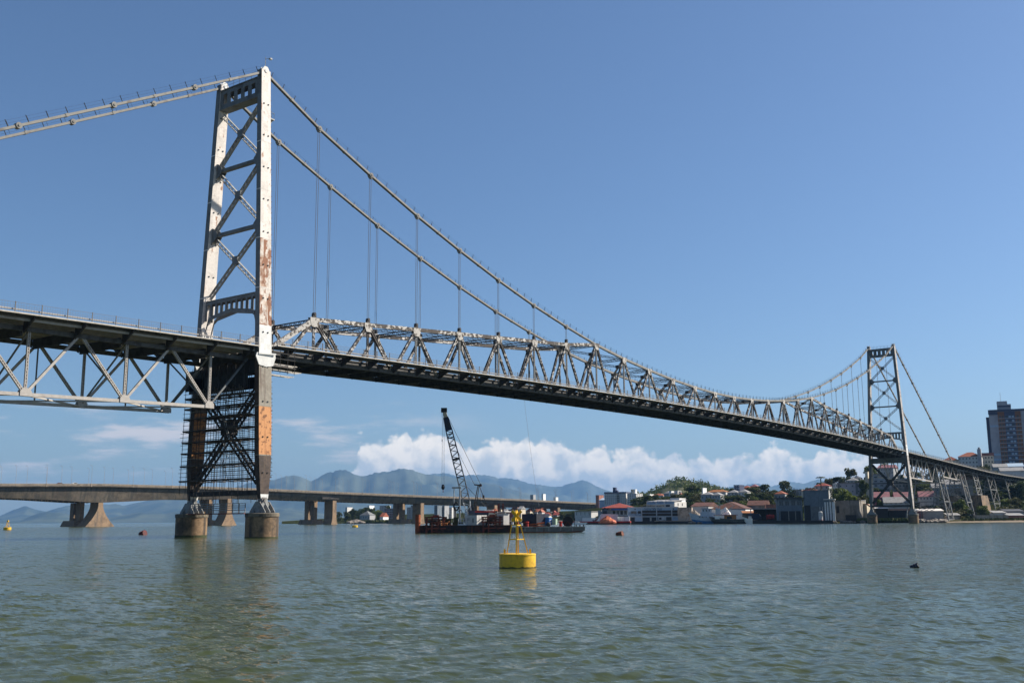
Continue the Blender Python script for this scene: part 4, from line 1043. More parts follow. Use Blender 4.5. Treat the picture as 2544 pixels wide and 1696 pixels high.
for f in (.36, .53, .66, .735, .77): p = lerp(F0, TP, f); d = (TP-F0).normalized(); MB().beam(p-d*.18, p+d*.18, 1.5, 1.5, (0, 1, 0)).build('boom_collar', 'black_and_shade', t) if f in (.53,) else MB().beam(p-d*.1+V((0, -.72, 0)), p+d*.1+V((0, -.72, 0)), .1, 1.3, (-d.z, 0, d.x)).build('boom_collar', 'black_and_shade', t)
b = MB(); p = lerp(F0, TP, .97); b.beam(lerp(F0, TP, .93), lerp(F0, TP, .985), .75, .7, (0, 1, 0)); b.build('head', 'cream', t)
b = MB(); b.tube(TP+V((-.1, -.35, .1)), TP+V((-.1, .35, .1)), .42, 12); b.box(TP.x-.6, TP.x+.55, -.4, .4, TP.z-.3, TP.z+.55); b.build('sheave', 'black_and_shade', t)
G0 = V((kx(795), 0, kz(962)))
b = MB()
for j in (-.8, .8):
    b.beam((kx(735), j, kz(1245)), G0+V((-.1, j*.5, 0)), .13, .13, (0, 1, 0)); b.beam((kx(765), j, kz(1245)), G0+V((.1, j*.5, 0)), .1, .1, (0, 1, 0)); b.beam((kx(910), j, kz(1240)), G0+V((.1, j*.5, 0)), .09, .09, (0, 1, 0))
b.beam(G0+V((-.85, 0, .12)), G0+V((.45, 0, -.02)), .7, .22); b.tube(G0+V((.4, -.5, 0)), G0+V((.4, .5, 0)), .28, 10); b.box(kx(840), kx(862), -.3, .3, kz(1110), kz(1075))
b.build('gantry', 'brown_rust', t)
b = MB()
for j in (-.4, .4): b.path([lerp(F0, TP, .955)+V((.5, j, -.2)), G0+V((.35, j, .25))], .035, 4); b.path([lerp(F0, TP, .60)+V((.75, j, 0)), G0+V((-.8, j, .1))], .03, 4); b.path([lerp(F0, TP, .28)+V((.6, j, 0)), V((kx(900), j, kz(1225)))], .035, 4)
b.build('pendant_line', 'black_and_shade', t)
b = MB(); b.path([V((kx(384), -.1, kz(235))), V((kx(381), -.1, kz(960)))], .03, 4); b.path([V((kx(402), .1, kz(330))), V((kx(404), .1, kz(960)))], .03, 4); b.path([V((kx(384), -.1, kz(235))), TP+V((-.5, -.1, 0))], .03, 4); b.path([V((kx(402), .1, kz(330))), TP+V((-.3, .1, 0))], .03, 4); b.box(kx(381)-.07, kx(381)+.07, -.2, 0, kz(468), kz(440)); b.build('hoist_rope', 'rope', t)
b = MB(); b.lathe([(.1, 0), (.3, .2), (.34, .55), (.2, .95), (.12, 1.0)], (kx(393), 0, kz(1010)), 12); b.build('hook_block', 'black_and_shade', t)
b = MB(); b.path([V((kx(393), 0, kz(1008))), V((kx(393), 0, kz(1018))), V((kx(400), 0, kz(1028))), V((kx(394), 0, kz(1038))), V((kx(386), 0, kz(1030)))], .05, 6); b.build('hook', 'rust_red', t)
b = MB()
for k in range(7): x = lerp(kx(870), kx(965), k/6); b.tube((x, -1.5, kz(1258)), (x, -1.5, kz(1240)), .03, 4)
b.tube((kx(870), -1.5, kz(1240)), (kx(965), -1.5, kz(1240)), .03, 4); b.box(kx(880), kx(968), -1.2, -.4, kz(1255), kz(1245)); b.build('hand_rail', 'white', t)
def container(label, x, y, W, D, H, m, m2, z, rz=-.7, ribs=8, roof=None, name='container', cat='container'):
    t = bthing(name, label, cat, x, y, z, rz); b = MB(); b.box(0, W, 0, D, 0, H)
    for k in range(ribs+1):
        q = D*k/ribs; b.box(W, W+.035, max(0, q-.06), min(D, q+.06), 0, H)
        q = W*k/ribs; b.box(max(0, q-.05), min(W, q+.05), -.03, 0, .05, H-.05)
    b.build('shell', m, t)
    if roof: b = MB(); b.hexa([(-.2, -.25, H+.02), (W+.5, -.25, H+.25), (W+.5, D+.25, H+.25), (-.2, D+.25, H+.02), (-.2, -.25, H+.1), (W+.5, -.25, H+.36), (W+.5, D+.25, H+.36), (-.2, D+.25, H+.1)]); b.build('roof', roof, t)
    return t
t = container('white site cabin with grid panels in front of the crane', bx(655), 1.2, 2.95, 2.9, 1.85, 'offwhite', None, Z1, ribs=4, name='site_cabin', cat='cabin')
MB().box(.5, 1.2, -.05, -.03, .9, 1.4).build('vent', 'galv', t); MB().box(1.9, 2.2, -.06, -.03, .5, 1.3).build('plate', 'grey_paint', t)
t = container('white plank shed with a sloping roof right of the red winch', bx(1003), 2.2, 1.7, 1.7, 2.2, 'offwhite', None, Z1, ribs=5, roof='white', name='deck_shed', cat='shed')
MB().box(.5, 1.1, -.06, -.03, .1, 1.8).build('door', 'grey_wall', t)
t = container('dark navy shipping container with ribbed sides on the barge', bx(1283), 3.5, 3.6, 4.0, 1.75, 'navy', None, Z2+.7, ribs=11)
container('grey steel box under the navy shipping container', bx(1300), 3.3, 3.2, 3.2, .7, 'hull_grey', None, Z2, ribs=6, name='steel_box', cat='box')
t = bthing('portable_toilet', 'bright blue portable toilet with a pale domed roof', 'portable toilet', bx(1542), 3.2, Z2+.3, -.7)
b = MB(); b.box(0, .95, 0, .95, 0, 1.45); b.build('cabin', 'blue_plastic', t); b = MB(); b.box(.953, .975, .12, .82, .1, 1.3); b.build('door', 'blue_cloth', t); b = MB(); b.prism([(-.04, 1.45), (.99, 1.45), (.8, 1.62), (.15, 1.62)], lambda a, c: (a, -.03, c), lambda a, c: (a, .98, c)); b.build('roof', 'offwhite', t)
b = MB(); b.box(.975, .985, .2, .74, .45, .6); b.box(.975, .985, .2, .74, .85, 1.0); b.build('panel', 'white', t)
t = bthing('equipment_cabinet', 'pale green metal cabinet beside the blue portable toilet', 'cabinet', bx(1618), 3, Z2+.35, -.5); MB().box(0, .8, 0, .7, 0, 1.15).build('cabinet_body', 'green_pale', t); MB().box(.05, .38, -.03, 0, .08, 1.08).box(.42, .75, -.03, 0, .08, 1.08).build('door', 'green_pale', t)
t = bthing('cable_reel', 'large black cable reel standing near the right barge end', 'cable reel', bx(1790), 1.6, Z2+.95); b = MB()
for y in (0, .9): b.tube((0, y, 0), (0, y+.08, 0), .98, 24)
b.tube((0, .05, 0), (0, .95, 0), .7, 20); b.build('reel', 'black_net', t); b = MB()
for y in (-.1, 1.1): b.beam((-.8, y, -.95), (0, y, .05), .12, .12); b.beam((.8, y, -.95), (0, y, .05), .12, .12)
b.build('stand', 'rust_red', t)
t = bthing('orange_pipes', 'bundle of long orange pipes lying on the barge deck', 'pipes', bx(1400), 1.2, Z2); b = MB()
for y, z, a0, a1, dz in ((0, .12, 1255, 1530, 0), (.3, .15, 1270, 1500, 0), (.1, .38, 1340, 1520, .25), (.35, .5, 1360, 1535, .3)): b.tube((bx(a0)-bx(1400), y, z), (bx(a1)-bx(1400), y, z+dz), .1, 8)
b.build('pipe', 'rust_orange', t); b = MB(); b.box(-1.6, 1.2, .5, 1.5, 0, .3); b.build('timber', 'ochre', t)
for x, l in ((1340, 'red deck bollard at the left end of the orange pipes'), (1708, 'red deck bollard just left of the cable reel')):
    t = bthing('mooring_bollard', l, 'bollard', bx(x), .8, Z2); b = MB(); b.lathe([(.38, 0), (.3, .1), (.27, .7), (.36, .78), (.36, .95), (.2, 1.0)], n=14); b.build('post', 'red_paint', t)
t = bthing('rubber_fender', 'round black rubber fender on deck below the portable toilet', 'fender', bx(1575), .8, Z2+.45); b = MB(); b.smooth = True; b.lathe([(.1, -.45), (.36, -.32), (.45, 0), (.36, .32), (.1, .45)], n=16); b.build('fender_ball', 'black_and_shade', t)
t = bthing('steel_posts', 'pair of tall dark red steel posts behind the shed', 'posts', bx(1045), 8, Z1)
for x in (-.42, .42): MB().box(x-.16, x+.16, -.15, .15, 0, bz(1165)-Z1).build('post', 'rust_red', t)
t = bthing('machinery_frame', 'reddish pump machinery between the shed and the container', 'machinery', bx(1130), 7, Z1); b = MB(); b.box(-.9, .8, 0, 1.5, 0, 1.6); b.box(-.5, .9, .2, 1.2, 1.6, 2.4); b.build('casing', 'pink_roof', t)
b = MB(); b.tube((-.3, -.3, .5), (.9, -.3, .5), .3, 10); b.tube((.5, -.2, .3), (.5, -.2, 1.4), .1, 8); b.build('pump', 'hull_grey', t)
t = bthing('oil_drums', 'cluster of small drums on deck left of the orange pipes', 'drums', bx(1215), 1.4, Z1-.2)
for k, mm in enumerate(('offwhite', 'black_and_shade', 'rust_orange', 'galv')): MB().lathe([(.24, 0), (.26, .3), (.24, .62)], (-.7+k*.5, (k % 2)*.3, .1), 12).build('drum', mm, t)
t = bthing('deck_railing', 'white pipe railing on the barge by the cable reel', 'railing', bx(1710), 3.4, Z2); b = MB()
for k in range(7): b.tube((-.9+k*.3, 0, 0), (-.9+k*.3, 0, 1.1), .035, 5)
for z in (.55, 1.1): b.tube((-.9, 0, z), (.9, 0, z), .035, 5)
b.build('rails', 'white', t)
t = bthing('signal_post', 'thin dark post at the right of the cable reel', 'post', bx(1862), 1.2, Z2); b = MB(); b.tube((0, 0, 0), (0, 0, 1.5), .06, 6); b.box(-.14, .14, -.14, .14, 1.1, 1.6); b.build('post', 'black_and_shade', t)
t = bthing('control_desk', 'small dark control hut beside the machinery', 'hut', bx(1320), 1.6, Z2, -.4); b = MB(); b.box(-.5, .5, 0, .8, 0, 1.1); b.build('hut_body', 'hull_black', t); MB().box(-.4, .4, -.04, 0, .6, 1.0).build('screen', 'rust_red', t)

# ================================================================== the shore town
WIN = {}
def win_mesh(w, h, m):
    k = (round(w, 2), round(h, 2), m)
    if k not in WIN:
        b = MB(); b.box(-w/2, w/2, -.02, .12, 0, h); o = b.build('window', m); WIN[k] = o.data; bpy.data.objects.remove(o)
    return WIN[k]
def add_win(t, x, y, z, w, h, m='glass', rz=0, name='window'):
    o = bpy.data.objects.new(name, win_mesh(w, h, m)); COL.objects.link(o); o.parent = t; o.location = (x, y, z); o.rotation_euler = (0, 0, rz); return o
def house(label, cat, px0, px1, pt, pb, v, D, yaw=-36, wall='offwhite', roof='flat', rm='terracotta', rh=None, win=None, swin=None, wm='glass', group=None, name='house', base=None, eave=.35, par=.25):
    """box building whose front spans px0..px1 in the photo, pt..pb its wall top and bottom; D metres deep"""
    pc = (px0+px1)/2; a = R(yaw); tb = (pc-1272)/FPX; mpp = v/FPX*1.0
    p = at(pc, pb, v); top = at(pc, pt, v); W = (px1-px0)*mpp*1.04/(math.cos(a)-tb*math.sin(a))
    H = top.z-p.z; t = thing(name, label, cat, p, AR+a, group)
    zg = min(-.5, hgt(pc, v)-p.z-4)
    b = MB(); b.box(-W/2, W/2, 0, D, zg, H)
    if roof == 'flat': b.box(-W/2-.12, W/2+.12, -.12, .1, H-.02, H+par); b.box(-W/2-.12, W/2+.12, D-.1, D+.12, H-.02, H+par); b.box(-W/2-.12, -W/2+.1, .1, D-.1, H-.02, H+par); b.box(W/2-.1, W/2+.12, .1, D-.1, H-.02, H+par)
    b.build('wall', wall, t); e = eave
    rh = rh if rh is not None else min(W, D)*.28
    if roof == 'hip':
        b = MB(); i = min(W, D)*.42
        lo = [(-W/2-e, -e, H), (W/2+e, -e, H), (W/2+e, D+e, H), (-W/2-e, D+e, H)]
        if W >= D: hi = [(-W/2+i, D/2, H+rh), (W/2-i, D/2, H+rh)]; b.add(lo+hi, [(0, 3, 2, 1), (0, 1, 5, 4), (1, 2, 5), (2, 3, 4, 5), (3, 0, 4)])
        else: hi = [(0, i, H+rh), (0, D-i, H+rh)]; b.add(lo+hi, [(0, 3, 2, 1), (0, 1, 4), (1, 2, 5, 4), (2, 3, 5), (3, 0, 4, 5)])
        b.build('roof', rm, t)
    elif roof == 'gable':
        b = MB(); b.prism([(-e, H-.05), (D+e, H-.05), (D+e, H+.08), (D/2, H+rh), (-e, H+.08)], lambda c, z: (-W/2-e, c, z), lambda c, z: (W/2+e, c, z)); b.build('roof', rm, t)
    elif roof == 'gablef':
        b = MB(); b.prism([(-W/2-e, H-.05), (W/2+e, H-.05), (W/2+e, H+.08), (0, H+rh), (-W/2-e, H+.08)], lambda c, z: (c, -e, z), lambda c, z: (c, D+e, z)); b.build('roof', rm, t)
    elif roof == 'shed':
        b = MB(); b.prism([(-e, H), (D+e, H+rh), (D+e, H+rh+.15), (-e, H+.15)], lambda c, z: (-W/2-e, c, z), lambda c, z: (W/2+e, c, z)); b.build('roof', rm, t)
    elif rm and roof == 'slab':
        b = MB(); b.box(-W/2-e, W/2+e, -e, D+e, H, H+rh); b.build('roof', rm, t)
    if win:
        r, c, wf, hf = win; ch = H/r; cw = W/c
        for i in range(r):
            for j in range(c): add_win(t, -W/2+cw*(j+.5), -.02, ch*i+ch*(1-hf)*.5, cw*wf, ch*hf, wm)
    if swin:
        r, c, wf, hf = swin; ch = H/r; cw = D/c
        for i in range(r):
            for j in range(c): add_win(t, W/2+.02, cw*(j+.5), ch*i+ch*(1-hf)*.5, cw*wf, ch*hf, wm, math.pi/2)
    t['_w'] = W; t['_h'] = H
    return t, W, H
def K(x0, y0, sc): return lambda x, y: (x0+x/sc, y0+y/sc)
c4 = K(1420, 1180, 6.918); c5 = K(1700, 1180, 7.84); c6 = K(1900, 1180, 7.84); c7 = K(2140, 1140, 7.84); c8 = K(2200, 1080, 6.273); c9 = K(840, 1230, 10.69)
def hs(K_, label, x0, x1, yt, yb, v, D, cat='house', **kw):
    (p0, t0), (p1, b0) = K_(x0, yt), K_(x1, yb); return house(label, cat, p0, p1, t0, b0, v, D, **kw)
# ---- quay
b = MB(); pts = [ground(px, v) for px, v in ((1425, 560), (1480, 530), (1600, 508), (1800, 478), (1950, 468), (2070, 462))]
for p, q in zip(pts, pts[1:]):
    d = (q-p).normalized(); n_ = V((-d.y, d.x, 0))
    if n_.dot(EF) < 0: n_ = -n_
    b.hexa([p+V((0, 0, -2)), q+V((0, 0, -2)), q+n_*26+V((0, 0, -2)), p+n_*26+V((0, 0, -2)), p+V((0, 0, 1.35)), q+V((0, 0, 1.35)), q+n_*26+V((0, 0, 1.35)), p+n_*26+V((0, 0, 1.35))])
tag(b.build('quay', 'black_and_shade'), 'dark stone quay edge along the boatyards below the buildings', 'quay')
# ---- waterfront row, left to right
t, W, H = hs(c4, 'red hip roofed boathouse with a blue awning beside the white hoarding', 615, 1000, 560, 790, 545, 16, 'boathouse', wall='offwhite', roof='hip', rm='red_roof', rh=2.5, yaw=-12, eave=2.6, name='boathouse')
MB().box(-W*.28, W*.5+1.6, -1.9, -.3, H-1.1, H-.35).build('awning', 'blue_cloth', t)
for k in range(5): add_win(t, -W*.18+k*W*.16, -.03, H*.5, W*.11, H*.28, 'glass' if k % 2 else 'louver')
MB().box(-W/2-.1, W/2+.3, -1.4, .0, H*.36, H*.43).build('balcony', 'grey_paint', t); MB().box(-W/2+.5, W/2-1, -.06, -.02, .5, H*.3).build('shutter', 'louver', t)
t, W, H = hs(c4, 'small slate blue gabled hut left of the red roofed boathouse', 528, 622, 590, 800, 542, 8, 'hut', wall='slate_blue', roof='gablef', rm='dark_roof', rh=1.2, yaw=-6, name='hut')
add_win(t, 0, -.03, H*.3, W*.7, H*.6, 'black_and_shade', name='door')
hs(c4, 'pale grey shed under the end of the concrete bridge', 60, 330, 625, 690, 660, 10, 'shed', wall='offwhite', roof='slab', rm='tin_roof', rh=.3, win=(1, 4, .1, .9), name='shed')
hs(c4, 'narrow pale kiosk beside the slate blue hut', 455, 505, 612, 700, 560, 4, 'kiosk', wall='grey_wall', roof='flat', name='kiosk')
# white hoarding with a painted stripe
p = at(c4(185, 0)[0], c4(0, 828)[1], 524); q = at(c4(1000, 0)[0], c4(0, 815)[1], 512); L = (q-p).length; hz = at(c4(300, 0)[0], c4(0, 732)[1], 522).z
t = thing('hoarding', 'long white waterfront hoarding with a slanted stripe and red footing', 'hoarding', (p.x, p.y, 0), math.atan2(q.y-p.y, q.x-p.x))
MB().box(0, L*.36, 0, .25, 1.5, hz).box(L*.36, L, .02, .25, 1.5, hz+.5).build('panel', 'white', t)
b = MB(); b.prism([(L*.235, 1.55), (L*.30, 1.55), (L*.355, hz-.1), (L*.31, hz-.1)], lambda a, c: (a, -.03, c), lambda a, c: (a, -.005, c)); b.build('stripe', 'pink_roof', t)
b = MB(); b.prism([(L*.215, hz*.6), (L*.235, hz*.75), (L*.25, hz*.6), (L*.235, hz*.45)], lambda a, c: (a, -.03, c), lambda a, c: (a, -.005, c)); b.build('emblem', 'navy', t)
for f in (.8, .9, .7): MB().box(L*f-.08, L*f+.08, -.04, 0, 1.5, hz+.5).build('batten', 'grey_wall', t)
MB().box(-6, L+.5, -.8, .6, .75, 1.5).build('footing', 'red_paint', t); MB().box(-6, L+.5, -.6, .6, -1, .75).build('pontoon', 'black_and_shade', t)
# tarp heap and laid up hull
def heap(name, label, cat, px, py, v, w, h, d, m, seed):
    p = at(px, py, v); t = thing(name, label, cat, p, AR); r = random.Random(seed); b = MB(); vs = []; n = 14; rows = 7
    for k in range(rows):
        f = k/(rows-1)
        for i in range(n): a = 2*math.pi*i/n; g = (1-f**1.6)*r.uniform(.85, 1.12)+.05; vs.append((math.cos(a)*w/2*g, d/2+math.sin(a)*d/2*g, h*f*r.uniform(.92, 1.05)))
    fs = [(k*n+i, k*n+(i+1) % n, (k+1)*n+(i+1) % n, (k+1)*n+i) for k in range(rows-1) for i in range(n)]+[tuple((rows-1)*n+i for i in range(n))]
    b.add(vs, fs); b.build('cover' if 'tarp' in name or 'net' in name else 'mound', m, t); return t
x, y = c4(620, 822); heap('tarp_heap', 'orange tarpaulin draped over a heap on the pontoon', 'tarpaulin', x, y, 508, 8.5, 3.6, 4, 'orange_tarp', 3)
p = at(*c4(655, 815), 513); t = thing('laid_up_boat', 'white boat hull propped ashore behind the orange tarpaulin', 'boat', p, AR)
b = MB(); b.prism([(-4.8, .5), (3.6, .5), (4.2, 4.1), (-3.6, 4.3), (-4.6, 3.6)], lambda a, c: (a, 0, c), lambda a, c: (a, 3, c)); b.build('hull', 'boat_white', t); MB().box(-1.5, 3, -.05, 0, 1.6, 3.2).build('hull_panel', 'blue_wall', t)
# white speedboat
p = at(*c4(95, 832), 505); t = thing('motorboat', 'low white motorboat moored at the end of the red footing', 'boat', (p.x, p.y, 0), AR)
b = MB(); b.prism([(-4.6, -.2), (3.8, -.2), (5, 1.0), (-4.8, .9)], lambda a, c: (a, -1.2, c), lambda a, c: (a, 1.2, c)); b.build('hull', 'white', t); MB().prism([(-1.5, .9), (1.6, .9), (.8, 1.7), (-1.2, 1.8)], lambda a, c: (a, -.8, c), lambda a, c: (a, .8, c)).build('cabin', 'offwhite', t)
# POSTO NAUTICO
t, W, H = hs(c4, 'two storey blue grey marine station with brown louvres and lettering', 990, 1815, 560, 806, 516, 9, 'marine station', wall='slate_blue', roof='slab', rm='offwhite', rh=.5, yaw=-14, name='marine_station', eave=.3)
sx = lambda x: (x-990)/825*W-W/2
sz = lambda y: (806-y)/246*H
MB().box(-W/2, W/2, -.12, 0, sz(712), sz(560)).build('upper_facade', 'blue_wall', t)
for x0, x1 in ((1228, 1455), (1472, 1700), (1718, 1808)):
    for y0, y1 in ((602, 645), (652, 700)): MB().box(sx(x0), sx(x1), -.2, -.1, sz(y1), sz(y0)).build('louvre_window', 'louver', t)
for x0, x1, m_ in ((1040, 1135, 'stained'), (1158, 1208, 'louver')): MB().box(sx(x0), sx(x1), -.18, -.1, sz(655), sz(612)).build('window', m_, t)
for x in (1464, 1710, 1222): MB().box(sx(x-6), sx(x+6), -.3, -.12, sz(800), sz(562)).build('pillar', 'offwhite', t)
MB().box(-W/2, W/2, -.24, -.12, sz(716), sz(704)).build('ledge', 'offwhite', t)
MB().box(sx(1105), sx(1222), -.1, .02, sz(795), sz(716)).box(sx(1712), sx(1810), -.1, .02, sz(780), sz(716)).build('ground_wall', 'blue_wall', t)
for x0, x1, y0, y1, m_ in ((1235, 1345, 722, 790, 'black_and_shade'), (1380, 1455, 722, 790, 'black_and_shade'), (1620, 1705, 720, 780, 'black_and_shade'), (1010, 1100, 720, 795, 'black_and_shade')): MB().box(sx(x0), sx(x1), -.08, .0, sz(y1), sz(y0)).build('opening', m_, t)
MB().box(sx(1490), sx(1612), -.1, .02, sz(775), sz(716)).build('kiosk_wall', 'offwhite', t); MB().box(sx(1500), sx(1540), -.16, -.1, sz(762), sz(726)).build('window', 'black_and_shade', t)
MB().box(sx(1355), sx(1376), -.3, -.1, sz(782), sz(726)).build('door_post', 'cream', t)
def words(txt, par, x, y, z, width, size, m, name='lettering'):
    cu = bpy.data.curves.new(name, 'FONT'); cu.body = txt; cu.size = size; cu.extrude = .02; cu.align_x = 'LEFT'; cu.materials.append(M[m])
    o = bpy.data.objects.new(name, cu); COL.objects.link(o); o.parent = par; o.rotation_euler = (math.pi/2, 0, 0); o.location = (x, y, z)
    dg = bpy.context.evaluated_depsgraph_get(); me = bpy.data.meshes.new_from_object(o.evaluated_get(dg)); bpy.data.objects.remove(o)
    o = bpy.data.objects.new(name, me); COL.objects.link(o); o.parent = par; o.rotation_euler = (math.pi/2, 0, 0); o.location = (x, y, z)
    w = max(v.co.x for v in me.vertices) or 1; o.scale = (width/w, 1, 1); return o
words('POSTO NAUTICO', t, sx(1258), -.16, sz(597), sx(1552)-sx(1258), 2.9, 'navy'); words('POSTO NAUTICO', t, sx(1003), -.16, sz(697), sx(1212)-sx(1003), 2.8, 'navy')
for x in (1113, 1738): MB().box(sx(x-9), sx(x+9), -.2, -.12, sz(590), sz(570)).build('sign_emblem', 'navy', t)
# fishing company behind
t, W, H = hs(c4, 'white fishing company warehouse with blue lettering above the marine station', 1310, 1765, 455, 800, 535, 17, 'warehouse', wall='offwhite', roof='shed', rm='tin_roof', rh=1.2, yaw=-30, name='warehouse')
qx = lambda x: (x-1310)/455*W-W/2
qz = lambda y: (800-y)/345*H
MB().box(-W/2+.2, W/2-.2, -.1, 0, qz(496), qz(458)).build('sign_board', 'blue_wall', t)
for s_, x0, x1 in (('PESQUEIRA', 1325, 1455), ('PIONEIRA', 1480, 1588), ('DA COSTA', 1615, 1735)): words(s_, t, qx(x0), -.16, qz(492), qx(x1)-qx(x0), 2.6, 'boat_blue')
for x0, x1, m_ in ((1322, 1455, 'ruin'), (1475, 1600, 'ruin'), (1622, 1690, 'black_and_shade')): MB().box(qx(x0), qx(x1), -.1, -.0, qz(548), qz(508)).build('window', m_, t)
for x in (1315, 1466, 1608): MB().box(qx(x-5), qx(x+5), -.2, -.1, qz(550), qz(458)).build('pillar', 'offwhite', t)
for k in (5, 11): add_win(t, W/2+.02, k, H*.8, 1.2, 1.3, 'black_and_shade', math.pi/2)
hs(c4, 'white rooftop block above the lettered warehouse', 1705, 1850, 402, 480, 545, 9, 'building', wall='white', roof='flat', yaw=-30, name='rooftop_block')
# concrete ruin
t, W, H = hs(c4, 'bare stained concrete wall block beside the marine station', 1835, 2065, 552, 812, 508, 7, 'ruin', wall='ruin', roof='flat', yaw=-14, name='ruined_block', par=.05)
heap('rubble_mound', 'rounded pinkish rubble mound right of the concrete block', 'rubble', *c4(2130, 815), 506, 10, 6.2, 5, 'ruin', 8)
b = MB(); p = at(*c4(1935, 838), 503)
t = thing('jetty', 'low plank jetty below the concrete block', 'jetty', (p.x, p.y, 0), AR); MB().box(-14, 13, -1, 2, 1.3, 1.6).build('deck', 'ruin', t); b = MB(); [b.tube((x, -.7, -1), (x, -.7, 1.3), .15, 6) for x in range(-13, 13, 3)]; b.build('pile', 'black_and_shade', t)
# brown roofed warehouses
hs(c5, 'white warehouse with the smaller brown tiled roof behind the blue boat', 150, 470, 605, 860, 520, 22, 'warehouse', wall='offwhite', roof='gable', rm='brown_roof', rh=2.1, yaw=-24, name='warehouse')
hs(c5, 'white warehouse with the largest brown tiled roof behind the trawler', 520, 1180, 655, 860, 520, 26, 'warehouse', wall='white', roof='hip', rm='brown_roof', rh=3.6, yaw=-24, name='warehouse')
hs(c5, 'low grey shed with a brown roof right of the large warehouse', 1250, 1610, 585, 860, 535, 14, 'shed', wall='stained', roof='gable', rm='brown_roof', rh=2.6, yaw=-20, win=(1, 1, .75, .2), name='shed')
hs(c5, 'pinkish brick block beside the dark slate boatyard', 1612, 1800, 575, 860, 515, 10, 'building', wall='brick', roof='flat', yaw=-10, win=(2, 3, .25, .2), wm='louver', name='brick_block')
hs(c5, 'lean-to with a rusty roof on the quay behind the trawler', 1160, 1420, 745, 860, 500, 8, 'shed', wall='stained', roof='shed', rm='ochre', rh=1.2, yaw=-8, name='lean_to')
p = at(*c5(1510, 905), 494); t = thing('quay_canopy', 'open quay canopy on thin posts above the parked truck', 'canopy', (p.x, p.y, 1.3), AR-.15)
MB().box(-14, 15, -2, 7, 5.3, 5.75).build('roof', 'tin_roof', t)
for x in (-5, 8): MB().box(x-.2, x+.2, -1.6, -1.2, 0, 5.3).build('post', 'offwhite', t)
MB().box(-3, 14, 6.4, 6.9, 0, 5.3).build('back_wall', 'black_and_shade', t)
p = at(*c5(1380, 893), 492); t = thing('truck', 'dark truck parked on the quay under the canopy', 'truck', (p.x, p.y, 1.35), AR+.3)
MB().prism([(-3, .5), (3, .5), (3, 2), (1.8, 3.3), (-3, 3.3)], lambda a, c: (a, -1, c), lambda a, c: (a, 1, c)).build('body', 'navy', t)
for wx in (-2, 2): MB().tube((wx, -1.1, .5), (wx, -.8, .5), .5, 12).build('wheel', 'black_and_shade', t)
MB().prism([(2.2, 2.1), (2.95, 2.1), (1.9, 3.1), (1.6, 3.1)], lambda a, c: (a, -1.03, c), lambda a, c: (a, 1.03, c)).build('windscreen', 'grey_wall', t)
p = at(*c5(1678, 860), 491); t = thing('oil_tank', 'bright red oil tank on the quay under the canopy', 'tank', (p.x, p.y, 1.4), AR); MB().tube((-1.7, 0, 1.6), (1.7, 0, 1.6), 1.15, 14).build('tank_body', 'red_paint', t); MB().box(-1.3, -.9, -.7, .7, 0, .8).box(.9, 1.3, -.7, .7, 0, .8).build('cradle', 'black_and_shade', t)
# dark slate boatyard buildings
t, W, H = hs(c6, 'dark slate boathouse with a window strip and open ground floor', 262, 735, 455, 930, 478, 10, 'boathouse', wall='slate_blue', roof='slab', rm='dark_roof', rh=.5, yaw=-12, eave=1.0, name='boathouse')
MB().box(-W*.36, W*.42, -.05, .02, .6, H*.49).build('opening', 'black_and_shade', t)
for k in range(12): add_win(t, -W*.44+k*W*.078, -.03, H*.73, W*.045, H*.17, 'glass' if k % 3 else 'lattice_grey')
for x in (-.4, -.05, .22, .45): MB().box(W*x-.2, W*x+.2, -.3, -.05, -1, H*.49).build('pillar', 'stained', t)
t, W, H = hs(c6, 'tall blank slate blue block with a pale sunlit right edge', 790, 1262, 300, 930, 474, 6, 'building', wall='slate_blue', roof='flat', yaw=-22, name='slate_block')
MB().box(W/2, W/2+.15, -.1, 2.2, 0, H).build('sunlit_edge', 'offwhite', t); MB().box(-W*.22, W*.1, -.1, 0, 0, H*.52).build('panel', 'grey_paint', t); MB().box(-W*.48, -W*.24, -.06, .02, .3, H*.55).build('opening', 'black_and_shade', t)  # off-white strip puts the sunlit right edge into the colour
for k in range(2): MB().box(W*.12+k*1.2, W*.14+k*1.2, -.3, -.12, -1, H*.5).build('downpipe', 'offwhite', t)
t, W, H = hs(c6, 'small pillared porch with a red trimmed top beside the slate block', 1185, 1370, 480, 890, 472, 4, 'porch', wall='stained', roof='slab', rm='offwhite', rh=.5, yaw=-20, name='porch')
for x in (-.42, -.18, .1, .34, .48): MB().box(W*x-.3, W*x+.3, -.8, -.2, 0, H*.9).build('pillar', 'white', t)
t, W, H = hs(c6, 'stained concrete warehouse by the left foot of the far tower', 1400, 1850, 500, 890, 480, 22, 'warehouse', wall='stained', roof='flat', yaw=-25, win=None, name='warehouse')
MB().box(-W*.46, -W*.34, -.06, 0, H*.4, H*.75).build('window', 'black_and_shade', t); MB().box(-W*.1, W*.35, -.06, 0, 0, H*.3).build('opening', 'black_and_shade', t)
hs(c6, 'cream gable end with red trim beside the far tower', 1850, 1990, 560, 700, 490, 10, 'house', wall='cream', roof='shed', rm='red_roof', rh=-1.5, yaw=-30, name='gable_house')
hs(c6, 'small white rooftop tank house near the far tower', 1885, 1960, 490, 540, 500, 3, 'tank house', wall='white', roof='flat', yaw=-20, name='tank_house')
p = at(*c6(1095, 915), 468); t = thing('oil_drum', 'white upright drum at the foot of the slate block', 'drum', (p.x, p.y, 0), 0); MB().lathe([(.9, 0), (.9, 5.0), (.5, 5.3)], n=14).build('drum_body', 'offwhite', t); MB().lathe([(.93, 1.5), (.93, 1.7)], n=14, cap=False).build('hoop', 'red_paint', t)
